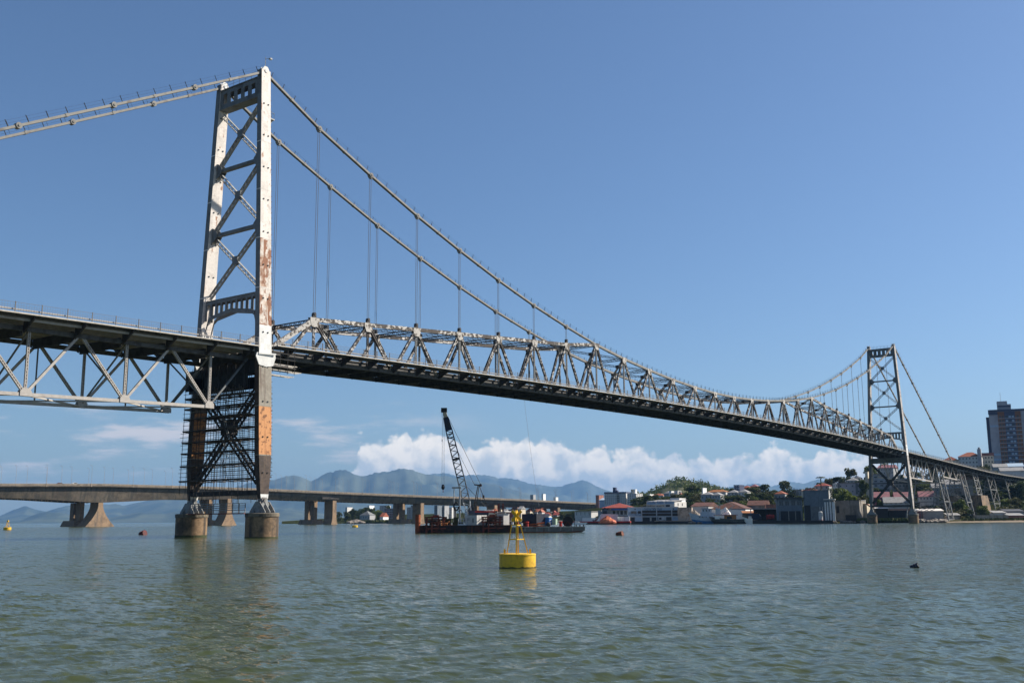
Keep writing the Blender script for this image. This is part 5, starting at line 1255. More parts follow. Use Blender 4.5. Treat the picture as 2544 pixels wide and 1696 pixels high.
# ---- boats at the quay
def boat(label, px, py, v, L, hull, band, cabin, name='fishing_boat', flip=1, beam_=3.6, h=4.2):
    p = at(px, py, v); t = thing(name, label, 'boat', (p.x, p.y, 0), AR-.12)
    def sec(f): x = lerp(-L/2, L/2, f)*flip; w = beam_*(1-abs(2*f-1)**2.6*.9) if f < .5 else beam_*(.75+.25*math.cos((f-.5)*2)); s_ = h*(.62+.55*max(0, .5-f)**1.4*2+.1*max(0, f-.6)); return x, w/2, s_
    for nm, z0, z1, m in (('lower_hull', -.6, .42, band), ('hull', .42, 1.0, hull)):
        b = MB(); vs = []; fs = []; n = 13
        for i in range(n):
            f = i/(n-1); x, w, s_ = sec(f); rake = (-(1.2 if f < .3 else 0))*max(0, .3-f)/.3*flip
            za_ = s_*z0 if z0 > 0 else z0; zc_ = s_*z1
            vs += [(x+rake*z0*1.6, -w*(.7+.3*max(z0, 0)), za_), (x+rake*z1*1.6, -w*(.7+.3*z1), zc_), (x+rake*z1*1.6, w*(.7+.3*z1), zc_), (x+rake*z0*1.6, w*(.7+.3*max(z0, 0)), za_)]
        for i in range(n-1):
            for k in range(4): fs.append((i*4+k, i*4+(k+1) % 4, i*4+4+(k+1) % 4, i*4+4+k))
        fs += [(0, 3, 2, 1), (n*4-4, n*4-3, n*4-2, n*4-1)]; b.add(vs, fs); b.build(nm, m, t)
    return t
t = boat('pale fishing boat with a blue lower hull moored at the quay', *c5(420, 945), 482, 11.5, 'boat_white', 'boat_blue', None, h=5.2)
MB().box(-2.4, 4.2, -1.3, 1.3, 3.2, 5.3).box(-1.6, 2.6, -1.2, 1.2, 5.3, 6.9).build('wheelhouse', 'boat_white', t); MB().box(-2.0, 3.0, -1.5, 1.5, 6.9, 7.1).build('roof', 'boat_blue', t)
for x in (-1.0, .4, 1.7): add_win(t, x, -1.22, 5.8, .6, .6, 'glass')
for x in (-2.8, -1.6, .2): add_win(t, x, -1.78, 3.0, .4, .4, 'glass', name='porthole')
t = boat('dark hulled trawler with a white net and mast at the quay', *c5(900, 945), 476, 15.5, 'boat_dark', 'black_and_shade', None, h=3.3)
MB().box(-7, -4.4, -1.4, 1.4, 2.2, 3.6).build('wheelhouse', 'white', t); MB().box(-2.6, 2.6, -1.45, 1.45, 2.1, 3.9).build('deckhouse', 'ochre', t); MB().box(-7.4, 3.4, -1.6, 1.6, 3.9, 4.15).build('canopy', 'pink_roof', t); MB().box(-1.6, .6, -1.5, -1.4, 2.2, 3.4).build('opening', 'black_and_shade', t)
b = MB(); b.tube((-4.6, 0, 2), (-4.3, 0, 13.2), .12, 6, .06); b.tube((-4.5, -.1, 4.2), (2.2, -.4, 8.2), .12, 6); b.tube((-6.6, 0, 8.6), (-3.0, 0, 8.6), .08, 5); b.tube((-6.5, 0, 4), (-6.2, 0, 8.6), .1, 6); b.tube((-4.4, 0, 12), (-6.6, 0, 4), .03, 4); b.tube((-4.4, 0, 12), (2, -.2, 8.2), .03, 4); b.build('mast', 'teal', t)
b = MB(); b.prism([(-6.5, 3.9), (-4.2, 3.9), (-4.4, 6.9), (-6.2, 7.2)], lambda a, c: (a, -.9, c), lambda a, c: (a, .3, c)); b.build('winch_house', 'boat_white', t)
p = at(*c5(830, 778), 480); t = heap('net_heap', 'white fishing net heaped on the stern of the trawler', 'net', *c5(820, 782), 478, 5.2, 3.7, 3, 'net_white', 5)
t = boat('small white skiff with an upright bow right of the trawler', *c5(1255, 940), 474, 3.4, 'white', 'white', None, h=3.4, beam_=2.0, name='skiff')
MB().box(.1, 1.3, -.7, .7, 2, 3.4).build('cabin', 'offwhite', t)
# ---- houses and blocks on the hill
hs(c4, 'narrow brown brick tower block behind the concrete bridge', 418, 470, 345, 470, 1000, 9, 'tower block', wall='brick', roof='flat', win=(4, 2, .35, .3), name='apartment_block')
hs(c4, 'pale blue low roofed hall at the end of the concrete bridge', 480, 690, 425, 500, 960, 14, 'hall', wall='blue_wall', roof='gable', rm='blue_wall', rh=2, name='hall')
t, W, H = hs(c4, 'wide white apartment block with a dark rooftop tower', 575, 930, 310, 500, 940, 14, 'apartment block', wall='offwhite', roof='slab', rm='tower_blue', rh=1.2, yaw=-20, win=(6, 11, .35, .42), name='apartment_block', eave=.2)
MB().box(-W*.14, -W*.01, 3, 8, H+1.2, H+5.4).box(-W*.01, W*.06, 4, 8, H+1.2, H+2.8).build('rooftop_tower', 'tower_blue', t)
for i in range(6): MB().box(W*.07, W*.2, -.8, 0, H/6*i+.2, H/6*i+1.2).build('balcony', 'grey_paint', t)
t, W, H = hs(c4, 'white apartment block with a round water tank on its roof', 962, 1110, 318, 500, 930, 12, 'apartment block', wall='offwhite', roof='flat', win=(6, 4, .35, .42), swin=(6, 3, .3, .4), name='apartment_block')
b = MB(); b.lathe([(2.8, 0), (2.6, 1.6), (2.0, 2.4), (2.3, 2.5), (2.3, 4)], (-W*.1, 5, H), 16); b.build('water_tank', 'cream', t); MB().box(W*.1, W*.25, 3, 6, H, H+4).build('rooftop_tower', 'white', t)
hillh = [(c4, 1385, 1570, 350, 400, 820, 'terracotta', 'offwhite', 'orange roofed house below the wooded hill'), (c4, 1300, 1345, 330, 375, 850, None, 'white', 'small white flat roofed house at the left foot of the wooded hill'), (c4, 1675, 1715, 275, 350, 800, None, 'white', 'white water tank house left of the leafy tree'), (c4, 1765, 1825, 268, 350, 800, None, 'offwhite', 'pale water tank house touching the leafy tree'), (c4, 1590, 1690, 312, 350, 810, 'tin_roof', 'grey_wall', 'grey roofed house between the orange roof and tank houses'), (c4, 1830, 1900, 345, 400, 790, 'terracotta', 'cream', 'little cream house half hidden by the leafy tree'),
         (c5, 330, 540, 375, 480, 700, 'tin_roof', 'grey_wall', 'long grey house with pale roof right of the leafy tree'), (c5, 540, 700, 385, 460, 690, 'tin_roof', 'grey_wall', 'pale gabled house beside the trawler mast'), (c5, 345, 365, 250, 345, 760, None, 'white', 'slim white chimney tower on the hillside'), (c5, 450, 800, 325, 370, 780, 'ochre', 'offwhite', 'long tan roofed house on the hill crest'), (c5, 845, 1035, 335, 400, 720, 'tin_roof', 'grey_wall', 'grey house with a wide pale roof under the dark block'),
         (c5, 1060, 1225, 325, 400, 715, 'tin_roof', 'offwhite', 'white house with a grey roof right of the dark block'), (c5, 1110, 1290, 245, 310, 800, 'terracotta', 'brick', 'red brick house beside the dark apartment block'), (c5, 1290, 1420, 218, 290, 810, 'pink_roof', 'brick', 'brown house at the top of the hill behind trees'), (c5, 1760, 1960, 362, 500, 640, 'terracotta', 'grey_wall', 'grey house with an orange hip roof and white chimney'), (c5, 2180, 2290, 285, 430, 640, None, 'grey_wall', 'grey stepped house behind the slate block'),
         (c6, 975, 1245, 205, 280, 610, 'red_roof', 'grey_wall', 'red hip roofed house below the palm tree'), (c6, 720, 1000, 300, 340, 600, 'terracotta', 'cream', 'low orange roof peeping over the slate block'), (c6, 1700, 1860, 55, 130, 700, 'tin_roof', 'cream', 'cream villa on the hill left of the far tower'), (c6, 1600, 1800, 100, 150, 680, 'tin_roof', 'grey_wall', 'grey gabled house under the cream villa'), (c6, 1330, 1470, 165, 240, 640, None, 'offwhite', 'white wall house left of the grey apartment house')]
for K_, x0, x1, yt, yb, v, rm, wl, lb in hillh:
    hs(K_, lb, x0, x1, yt, yb, v, 9, wall=wl, roof='hip' if rm else 'flat', rm=rm or 'tin_roof', rh=1.8, yaw=-28, win=(1, 3, .3, .4) if x1-x0 > 90 else None)
hs(c5, 'dark glazed apartment block on the hill crest', 970, 1075, 195, 320, 790, 9, 'apartment block', wall='tower_blue', roof='flat', win=(3, 3, .6, .45), wm='blue_wall', name='apartment_block')
t, W, H = hs(c6, 'grey two storey apartment house with square windows on the slope', 1440, 1880, 155, 370, 620, 10, 'apartment house', wall='tower_grey', roof='slab', rm='stained', rh=.5, yaw=-18, win=(2, 4, .18, .22), name='apartment_house')
for x in (-.46, .3, .46): MB().box(W*x-.7, W*x+.7, -.4, 0, 0, H-.1).build('pier_strip', 'grey_paint', t)
t, W, H = hs(c7, 'grey apartment block with long dark windows behind the far tower', 245, 560, 305, 640, 600, 14, 'apartment block', wall='grey_wall', roof='slab', rm='tin_roof', rh=.5, yaw=-20, win=(4, 3, .5, .28), name='apartment_block')
hs(c7, 'lower wing with a row of dark windows beside the grey apartment block', 600, 920, 395, 560, 590, 12, 'apartment block', wall='stained', roof='slab', rm='tin_roof', rh=.5, yaw=-20, win=(2, 5, .5, .3), name='apartment_wing')
hs(c7, 'pale slab tower left of the grey apartment block', 95, 145, 250, 640, 610, 8, 'apartment block', wall='cream', roof='flat', yaw=-30, name='slab_tower')
hs(c7, 'row of grey houses high behind the far tower bracing', 330, 620, 170, 300, 640, 10, 'houses', wall='grey_wall', roof='gable', rm='pink_roof', rh=2, win=(2, 6, .4, .3), name='terrace_house')
for K_, x0, x1, yt, yb, v, rm, wl, lb in [(c7, 235, 545, 745, 800, 545, 'pink_roof', 'pink_roof', 'large pink roofed shed behind the far tower'), (c7, 660, 930, 750, 820, 540, 'pink_roof', 'offwhite', 'white walled house with a dull pink roof right of the tower brace'), (c7, 455, 900, 850, 880, 520, 'tin_roof', 'offwhite', 'long low hall with a pale roof behind the far tower'), (c7, 1140, 1440, 730, 800, 545, 'pink_roof', 'offwhite', 'white house with a faded pink roof under the viaduct'), (c7, 1390, 1520, 560, 640, 570, 'tin_roof', 'grey_wall', 'grey roofed house just left of the first trestle'), (c7, 1610, 1940, 490, 570, 580, 'tin_roof', 'blue_wall', 'bluish flat hall seen between the trestles'), (c7, 1600, 1960, 590, 760, 560, None, 'stained', 'open concrete frame between the trestles'), (c7, 2010, 2170, 390, 560, 560, 'red_roof', 'grey_wall', 'grey house with a red roof above the masonry pier')]:
    hs(K_, lb, x0, x1, yt, yb, v, 10, wall=wl, roof='gable' if rm else 'flat', rm=rm or 'tin_roof', rh=3, yaw=-16, win=(1, 5, .4, .4))
for K_, x0, x1, yt, yb, v, rm, wl, lb in [(c7, 290, 520, 960, 1120, 492, 'net_white', 'black_and_shade', 'dark open boat shed with a pale pink roof behind the tower foot'), (c7, 560, 960, 1000, 1160, 490, 'ochre', 'black_and_shade', 'long dark shed with a rusty roof between the tower feet'), (c7, 1215, 1590, 1010, 1110, 486, 'net_white', 'grey_wall', 'bright pink roofed waterfront shack under the viaduct'), (c7, 1060, 1160, 1010, 1090, 484, 'net_white', 'pink_roof', 'little pale shack right beside the far tower foot'), (c7, 1690, 1920, 1095, 1180, 482, 'tin_roof', 'ruin', 'flat tan hut by the second trestle')]:
    hs(K_, lb, x0, x1, yt, yb, v, 7, 'shed', wall=wl, roof='shed', rm=rm, rh=1.0, yaw=-12, name='shed')
# right edge: tower block, long block, low roofs
t, W, H = hs(c8, 'long cream apartment building with a dark orange roof behind the viaduct', 1150, 1500, 335, 520, 730, 14, 'apartment building', wall='offwhite', roof='hip', rm='terracotta', rh=3.3, yaw=-27, win=(3, 7, .38, .36), name='apartment_building')
MB().box(W*.34, W*.5, -1, 5, H*.2, H+5).build('stair_tower', 'tower_grey', t); MB().box(W*.38, W*.46, 0, 4, H+5, H+6.2).build('water_tank', 'tin_roof', t)
hs(c8, 'lower wing with an orange roof left of the long cream building', 900, 1140, 395, 480, 735, 12, 'apartment building', wall='cream', roof='hip', rm='terracotta', rh=3.0, yaw=-27, win=(2, 5, .38, .36), name='apartment_wing')
hs(c8, 'cream end block between the stair tower and the tall tower', 1510, 1690, 320, 520, 745, 10, 'apartment building', wall='cream', roof='gable', rm='terracotta', rh=2.2, yaw=-27, win=(3, 4, .4, .4), name='apartment_block')
pA = at(2462, 1175, 760); pB = at(2462, 1014, 760); TH = pB.z-pA.z; mp = 760/FPX/1.0
t = thing('apartment_tower', 'tall apartment tower with orange and navy balcony stripes', 'tower block', at(2531, 1175, 760), AR-.43)
xs_ = lambda px: (px-2520)*mp*1.0
b = MB(); b.box(xs_(2464), xs_(2600), 0, 20, -8, TH-2); b.build('wall', 'tower_grey', t)
MB().box(xs_(2464)-.3, xs_(2600)+.3, -.4, 20.3, TH-2, TH-.4).build('roof', 'tower_blue', t)
MB().box(xs_(2457), xs_(2464), 3, 16, -8, TH-5.5).build('side_bay', 'tower_blue', t); MB().box(xs_(2484.5), xs_(2508), 3, 11, TH-.4, TH+6).box(xs_(2506), xs_(2516), 4, 11, TH-.4, TH+3.8).build('rooftop_house', 'tower_grey', t); MB().box(xs_(2486), xs_(2516), 2.9, 11.1, TH+1.6, TH+2.8).build('rooftop_band', 'tower_blue', t)
MB().tube((xs_(2494), 7, TH+6), (xs_(2494), 7, TH+13), .12, 5).build('antenna', 'galv', t)
for px0, px1, m_ in ((2484, 2499, 'tower_orange'), (2499, 2523, 'tower_blue'), (2523, 2536, 'tower_orange'), (2575, 2590, 'tower_orange')): MB().box(xs_(px0), xs_(px1), -.5, 0, -8, TH-2.2).build('facade_stripe', m_, t)
MB().box(xs_(2464)-.05, xs_(2484), -.3, 0, TH-4.2, TH-2.2).build('parapet_band', 'tower_blue', t)
for zz in (TH*.28, TH*.20, TH*.12, TH*.72): MB().box(xs_(2465), xs_(2484), -.2, 0, zz, zz+1.5).build('wall_band', 'blue_wall', t)
NF = 14
for i in range(NF):
    z = 1.5+i*(TH-5)/NF
    MB().box(xs_(2484), xs_(2536), -.6, -.5, z-.75, z-.3).build('floor_band', 'tower_grey', t)
    for px in (2489, 2495, 2529): add_win(t, xs_(px), -.52, z, 1.1, 1.3)
    for px in (2504, 2511, 2518): add_win(t, xs_(px), -.54, z, 1.5, 1.2, 'blue_wall' if (i*7+int(px)) % 3 else 'glass')
for lb, x0, x1, yt, yb, v, wl, rm in (('low pale hall with a shallow grey roof below the tall tower', 1690, 1900, 500, 545, 700, 'grey_wall', 'tin_roof'), ('long tan roofed hall at the right edge above the viaduct', 1800, 2150, 560, 600, 640, 'offwhite', 'tin_roof'), ('bluish low house at the foot of the tall tower', 1900, 2150, 490, 545, 710, 'blue_wall', 'blue_wall')):
    hs(c8, lb, x0, x1, yt, yb, v, 12, 'hall', wall=wl, roof='gable', rm=rm, rh=2.5, yaw=-20, name='hall')
for lb, x0, x1, yt, yb, v, wl, rm in (('low white shed beside the last trestle on the beach', 1700, 1880, 1215, 1310, 476, 'offwhite', 'tin_roof'), ('dark roofed boat shelter at the right edge of the beach', 1890, 2158, 1190, 1330, 480, 'grey_wall', 'dark_roof'), ('low brick shed in front of the dark roofed shelter', 1920, 2158, 1255, 1330, 470, 'brick', 'tin_roof')):
    hs(c8, lb, x0, x1, yt, yb, v, 7, 'shed', wall=wl, roof='shed', rm=rm, rh=1, yaw=-10, name='shed')
p = at(2465, 1284, 468); t = thing('retaining_wall', 'long low pale retaining wall along the beach below the masonry pier', 'wall', (p.x, p.y, 0), AR-.1); MB().box(-8, 7, 0, .6, 0, 3.2).build('wall_face', 'ruin', t)
# ---- beach, grass, rocks
def sheet(name, pts, dz, m, kind, far=30):
    b = MB(); vs = []; n = len(pts)
    for px, v in pts: p = ground(px, v); vs.append((p.x, p.y, dz))
    for px, v in pts: p = ground(px, v+far); vs.append((p.x, p.y, dz+1.2))
    b.add(vs, [(i, i+1, n+i+1, n+i) for i in range(n-1)]); return tag(b.build(name, m), kind=kind)
sheet('beach', [(2290, 464), (2350, 461), (2450, 456), (2550, 452), (2700, 446)], .05, 'sand', 'structure', 16)
def grass_patch(pts, z0, n, s, m='grass'):
    b = MB()
    for _ in range(n):
        i = random.randrange(len(pts)-1); f = random.random(); px = lerp(pts[i][0], pts[i+1][0], f); v = lerp(pts[i][1], pts[i+1][1], f)+random.uniform(0, 14)
        p = ground(px, v); h = s*random.uniform(.5, 1.4); a = random.uniform(0, 3.14); d = V((math.cos(a), math.sin(a), 0))*s*.6
        p.z = z0; b.add([p-d, p+d, p+d*.3+V((0, 0, h))], [(0, 1, 2)])
    return tag(b.build('grass', m), kind='stuff')
grass_patch([(2130, 471), (2280, 466)], .9, 2600, 1.1); grass_patch([(2390, 466), (2544, 462), (2640, 458)], .9, 2200, .9); grass_patch([(860, 1000), (960, 996), (1080, 985)], .8, 1800, 2.2)
RK = []
for k in range(3):
    b = MB(); r = random.Random(k); b.lathe([(.2, -.3), (.8, -.2), (1, .2), (.7, .6), (.2, .75)], n=9); b.v = [(x*r.uniform(.7, 1.25), y*r.uniform(.7, 1.25), z*r.uniform(.75, 1.2)) for x, y, z in b.v]; RK.append(b)
rk = [b.build('rock', 'rock') for b in RK]; used = set()
def rock(px, v, s, lab, grp):
    o = rk[random.randrange(3)]; c = o if o.name not in used else twin(o); used.add(o.name); p = ground(px, v); c.location = (p.x, p.y, .35); c.rotation_euler = (0, 0, random.uniform(0, 6)); c.scale = (s*random.uniform(.8, 1.6), s, s*random.uniform(.7, 1.3)); tag(c, lab, 'rock', grp)
for k in range(26): rock(random.uniform(2286, 2348), random.uniform(456, 468), random.uniform(.8, 1.9), 'broken rock in the rubble at the right foot of the far tower', 'rubble by the far tower')
for k in range(16): rock(random.uniform(2065, 2150), random.uniform(458, 466), random.uniform(.5, 1.0), 'small shoreline rock below the stained warehouse', 'rocks below the warehouse')
for k in range(18): rock(random.uniform(1715, 1742), random.uniform(478, 492), random.uniform(.6, 1.3), 'rock below the pinkish rubble mound', 'rocks by the jetty')
for k in range(24): rock(random.uniform(866, 905), random.uniform(985, 1000), random.uniform(1.2, 3), 'pale rock of the spit behind the concrete bridge piers', 'rocks of the far spit')
p = at(882, 1293, 1000); t = heap('rock_spit', 'low pale heap of rock and sand on the far spit', 'rock heap', 882, 1298, 992, 17, 3.4, 14, 'rock', 12)
# ---- far left shore
for lb, x0, x1, yt, yb, v, rf, wl, wn in (('dark glass balcony block standing behind the concrete bridge', 1235, 1475, 350, 660, 1050, 'flat', 'slate_blue', (5, 4, .8, .4)), ('pale speckled apartment block right of the second pier pair', 1830, 2075, 320, 650, 1050, 'flat', 'grey_wall', (6, 6, .4, .45)), ('distant grey hall on the low hill behind the bridge', 1105, 1270, 275, 370, 1200, 'flat', 'grey_wall', (2, 3, .3, .3)), ('grey hip roofed house on the far shore grass', 580, 830, 525, 640, 1030, 'hip', 'grey_wall', (1, 4, .2, .4)), ('small orange roofed white house on the far shore', 1110, 1190, 565, 630, 1035, 'gable', 'white', (1, 3, .3, .4)), ('tiny white house on the far hilltop', 780, 830, 275, 310, 1200, 'flat', 'white', None), ('white house among the far shore trees', 190, 240, 320, 400, 1150, 'flat', 'offwhite', None), ('pale grey block half hidden by the flared pier', 1130, 1290, 0, 10, 1100, 'flat', 'grey_wall', None)):
    if yb == 10: continue
    hs(c9, lb, x0, x1, yt, yb, v, 12, 'building' if rf == 'flat' else 'house', wall=wl, roof=rf, rm='grey_paint' if 'grey hip' in lb else 'terracotta', rh=4, yaw=-20, win=wn, name='building' if rf == 'flat' else 'house')
cb = K(1020, 1220, 9.41)
for lb, x0, x1, yt, yb, v, wl, wn in (('blue and white tall slab block behind the barge pile', 555, 625, 335, 610, 1050, 'slate_blue', (7, 2, .5, .4)), ('grey white apartment row behind the drilling masts', 672, 790, 340, 620, 1060, 'grey_wall', (7, 4, .5, .4)), ('second apartment row right of the grey white one', 800, 960, 380, 620, 1080, 'offwhite', (6, 4, .5, .4)), ('grey block at the left edge behind the first pier pair', 0, 80, 330, 680, 1050, 'grey_wall', (7, 3, .5, .4)), ('white gable fronts behind the crane boom', 1270, 1400, 410, 560, 1050, 'white', (3, 3, .4, .4))):
    hs(cb, lb, x0, x1, yt, yb, v, 10, 'apartment block', wall=wl, roof='flat', yaw=-24, win=wn, wm='glass', name='apartment_block')
cc = K(1220, 1230, 7.84); rnd = random.Random(4)
for k in range(24):
    x0 = 20+k*52+rnd.uniform(-14, 14); w = rnd.uniform(42, 80); yt = rnd.uniform(255, 400); m_ = rnd.choice(['offwhite', 'white', 'cream', 'grey_wall', 'brick']); rm_ = rnd.choice(['terracotta', 'brown_roof', 'tin_roof', 'red_roof'])
    hs(cc, 'small house in the far hillside town behind the barge', x0, x0+w, yt, yt+50, 960+rnd.uniform(-40, 90)-max(0, k-16)*12, 9, wall=m_, roof=rnd.choice(['hip', 'gable', 'flat']), rm=rm_, rh=2.6, yaw=rnd.uniform(-35, -10), win=(2, 2, .3, .35), group='houses of the far hillside town')
for lb, x0, x1, yt, yb in (('grey rooftop block peeping over the concrete bridge', 765, 822, -10, 60), ('slim white tower peeping over the concrete bridge', 985, 1018, -25, 70), ('white rooftop dome house peeping over the concrete bridge', 1215, 1262, 38, 80)):
    hs(cc, lb, x0, x1, yt, yb+120, 1320, 8, 'building', wall='grey_wall' if 'grey' in lb else 'white', roof='flat', yaw=-24, name='building')
# ---- trees
G1 = 'trees along the hillside'
TL = [(c4, 1190, 360, 800, 150, 0, 'dark round tree behind the red boathouse roof'), (c4, 1330, 350, 780, 170, 1, 'dark green tree left of the lettered warehouse'), (c4, 1480, 385, 760, 180, 0, 'bushy tree above the lettered warehouse'), (c4, 1620, 360, 750, 130, 1, 'shady tree above the warehouse roof slope'), (c4, 1540, 400, 700, 150, 0, 'low dark tree behind the warehouse lettering'), (c4, 2070, 150, 800, 250, 1, 'large leafy tree standing tallest on the hillside'), (c4, 1990, 290, 780, 170, 1, 'leafy tree leaning on the left of the tallest tree'), (c4, 2180, 300, 770, 180, 3, 'olive tree on the right of the tallest tree'), (c4, 2280, 380, 740, 150, 0, 'dark tree below the slim chimney tower'),
      (c5, 500, 440, 680, 160, 0, 'dark tree behind the brown warehouse roof'), (c5, 720, 460, 660, 120, 3, 'small olive tree beside the trawler mast top'), (c5, 850, 395, 690, 190, 1, 'spreading tree in front of the hill houses'), (c5, 1050, 370, 690, 260, 0, 'wide flat topped dark tree above the warehouses'), (c5, 900, 235, 800, 90, 0, 'tree on the crest left of the dark block'), (c5, 600, 240, 860, 80, 0, 'tree on the crest at the hill foot'), (c5, 1360, 215, 780, 190, 0, 'tall dark tree on the crest right of the dark block'), (c5, 1300, 340, 700, 260, 1, 'big green tree above the long brown roof'), (c5, 1450, 320, 690, 220, 0, 'dense tree in the middle of the tree bank'), (c5, 1430, 420, 620, 240, 2, 'bright green bush tree above the brown roofs'), (c5, 1620, 310, 670, 230, 0, 'ragged dark tree at the right of the tree bank'), (c5, 1680, 400, 620, 170, 1, 'green tree left of the orange hip roofed house'), (c5, 1230, 480, 580, 140, 3, 'olive bush right of the largest brown roof'), (c5, 1150, 500, 575, 150, 2, 'light green bush beside the largest brown roof'), (c5, 2060, 350, 640, 150, 0, 'dark tree behind the slate boathouse roof'),
      (c6, 700, 380, 560, 150, 0, 'dark tree between the two slate buildings'), (c6, 1050, 255, 590, 220, 3, 'olive hedge tree on top of the slate block'), (c6, 1420, 20, 690, 230, 0, 'dark round tree on the hill right of the palm'), (c6, 1310, 55, 690, 70, 0, 'small dark tree just right of the palm'), (c6, 1620, 25, 700, 110, 0, 'small dark tree on the skyline by the cream villa'), (c6, 1400, 235, 540, 260, 1, 'leafy tree right of the slate block'), (c6, 1540, 260, 530, 300, 2, 'large bright green shrub tree above the stained warehouse'), (c6, 1680, 340, 520, 220, 2, 'bright green shrub tree by the warehouse roof end'), (c6, 1880, 390, 530, 200, 3, 'olive tree left of the far tower leg'), (c6, 1870, 90, 660, 160, 1, 'green tree beside the cream villa'), (c6, 1930, 170, 630, 130, 0, 'dark tree at the corner of the grey apartment house'),
      (c7, 370, 780, 530, 130, 2, 'small bright tree under the tower cross brace'), (c7, 620, 620, 560, 200, 0, 'dark tree behind the tower cross brace'), (c7, 1100, 480, 575, 260, 0, 'dark tree mass under the first viaduct truss'), (c7, 1280, 540, 560, 220, 0, 'dark tree left of the first trestle'), (c7, 1000, 600, 570, 160, 1, 'green tree right behind the far tower leg'), (c7, 1800, 960, 500, 300, 3, 'olive scrub tree between the trestles'), (c7, 30, 390, 580, 150, 1, 'green tree left of the far tower top brace'),
      (c8, 1150, 1000, 505, 170, 2, 'bright scrub beside the first trestle foot'), (c8, 1640, 690, 610, 260, 1, 'leafy tree under the viaduct deck past the masonry pier'), (c8, 1780, 700, 610, 260, 2, 'light green tree under the viaduct deck'), (c8, 1900, 760, 600, 300, 0, 'dark tree behind the last trestle'), (c8, 2060, 720, 600, 320, 0, 'wide dark tree at the right edge below the viaduct'), (c8, 2200, 700, 600, 320, 1, 'green tree past the right edge below the viaduct'), (c8, 1700, 860, 590, 260, 0, 'shady tree between the last trestles'), (c8, 2040, 1000, 575, 300, 0, 'low dark tree behind the beach sheds'), (c8, 1860, 1110, 490, 190, 3, 'olive bush behind the low white shed'), (c8, 1580, 440, 715, 60, 0, 'slim cypress in front of the cream building')]
for K_, x, y, v, w, k, lb in TL:
    px, py = K_(x, y); tree(px, py, v, w*1.12/(6.9 if K_ is c4 else 6.27 if K_ is c8 else 7.84), k, lb, G1)
rs = random.Random(21)
for k in range(34):
    px = 1600+k*8.5+rs.uniform(-5, 5); v = interp(COAST, px)+rs.uniform(62, 120); p = ground(px, v); w = rs.uniform(16, 27)*v/FPX/6.4
    o = thing('bush', 'low bush in the green bank behind the waterfront warehouses', 'bush', (p.x, p.y, hgt(px, v)-.6), rs.uniform(0, 6), 'bushes behind the waterfront warehouses'); o.scale = (w, w, w*rs.uniform(.75, 1.1))
    for pr in PROTO[rs.choice([0, 1, 1, 3, 5])]: c = pr.copy(); COL.objects.link(c); c.parent = o
for k in range(56):
    px = rs.uniform(1590, 2560) if k % 4 == 0 else rs.uniform(2060, 2560); c_ = interp(COAST, px); v = c_+rs.uniform(70, 300); g_ = hgt(px, v); t_ = rs.choice([0, 0, 1, 1, 3]); wpx = rs.uniform(14, 30)
    p = ground(px, v); w = wpx*v/FPX/6.4; h_ = rs.uniform(.85, 1.5)*w
    o = thing('tree', 'small shady tree among the hillside houses', 'tree', (p.x, p.y, g_-.5), rs.uniform(0, 6), 'small trees among the hillside houses'); o.scale = (w, w, h_*.8)
    for pr in PROTO[t_]: c = pr.copy(); COL.objects.link(c); c.parent = o
for k in range(105):
    px = 1575+k*7.6+rs.uniform(-4, 4) if k < 65 else rs.uniform(1700, 1965); v = rs.uniform(720, 800) if k < 65 else interp(COAST, px)+rs.uniform(95, 150); p = ground(px, v); w = rs.uniform(12, 20)*v/FPX/6.4
    o = thing('bush', 'low bush along the wooded crest above the hillside houses' if k < 65 else 'bush on the green slope in front of the hillside houses', 'bush', (p.x, p.y, hgt(px, v)-.8), rs.uniform(0, 6), 'bushes along the crest' if k < 65 else 'bushes on the slope'); o.scale = (w, w, w*rs.uniform(.6, .95))
    for pr in PROTO[rs.choice([0, 1, 1, 3, 5])]: c = pr.copy(); COL.objects.link(c); c.parent = o
for k in range(34):
    px = rs.uniform(2290, 2560); v = interp(COAST, px)+rs.uniform(30, 80); p = ground(px, v); w = rs.uniform(12, 26)*v/FPX/6.4
    o = thing('bush', 'leafy bush growing on the beach slope under the viaduct trestles', 'bush', (p.x, p.y, hgt(px, v)-.6), rs.uniform(0, 6), 'bushes under the viaduct'); o.scale = (w, w, w*rs.uniform(.7, 1.1))
    for pr in PROTO[rs.choice([0, 1, 2, 3, 5])]: c = pr.copy(); COL.objects.link(c); c.parent = o
G2 = 'trees on the far shore'
for x, y, w, k in ((230, 420, 130, 0), (330, 380, 150, 0), (420, 335, 130, 0), (480, 400, 140, 1), (560, 390, 150, 0), (640, 340, 150, 1), (720, 300, 140, 0), (800, 300, 140, 0), (880, 330, 120, 0), (940, 310, 90, 0), (520, 470, 140, 0), (880, 420, 160, 2), (960, 400, 150, 2), (1050, 380, 160, 2), (1130, 400, 150, 2), (920, 480, 170, 0), (1020, 480, 160, 0), (1100, 470, 150, 0), (1340, 240, 140, 0), (2060, 280, 120, 0), (2120, 260, 120, 0), (40, 420, 120, 0), (-60, 480, 130, 0), (380, 480, 160, 1), (280, 500, 140, 0)):
    px, py = c9(x, y); tree(px, py, 1040+random.uniform(0, 80), w/10.69, k, 'dark tree of the grove on the far shore behind the concrete bridge', G2)
for k in range(22):
    px, py = cc(rnd.uniform(0, 1250), rnd.uniform(280, 420)); tree(px, py, 960+rnd.uniform(-40, 60), rnd.uniform(8, 16), rnd.choice([0, 1, 3]), 'small tree among the far hillside town houses behind the barge', 'trees in the far town')
for k in range(9):
    px = 1392+k*8+rnd.uniform(-3, 3); tree(px, rnd.uniform(1268, 1276), interp(COAST, px)+70, rnd.uniform(9, 15), rnd.choice([0, 1, 3]), 'small tree on the low bank between the barge and the pale shed', 'trees on the bank behind the barge')
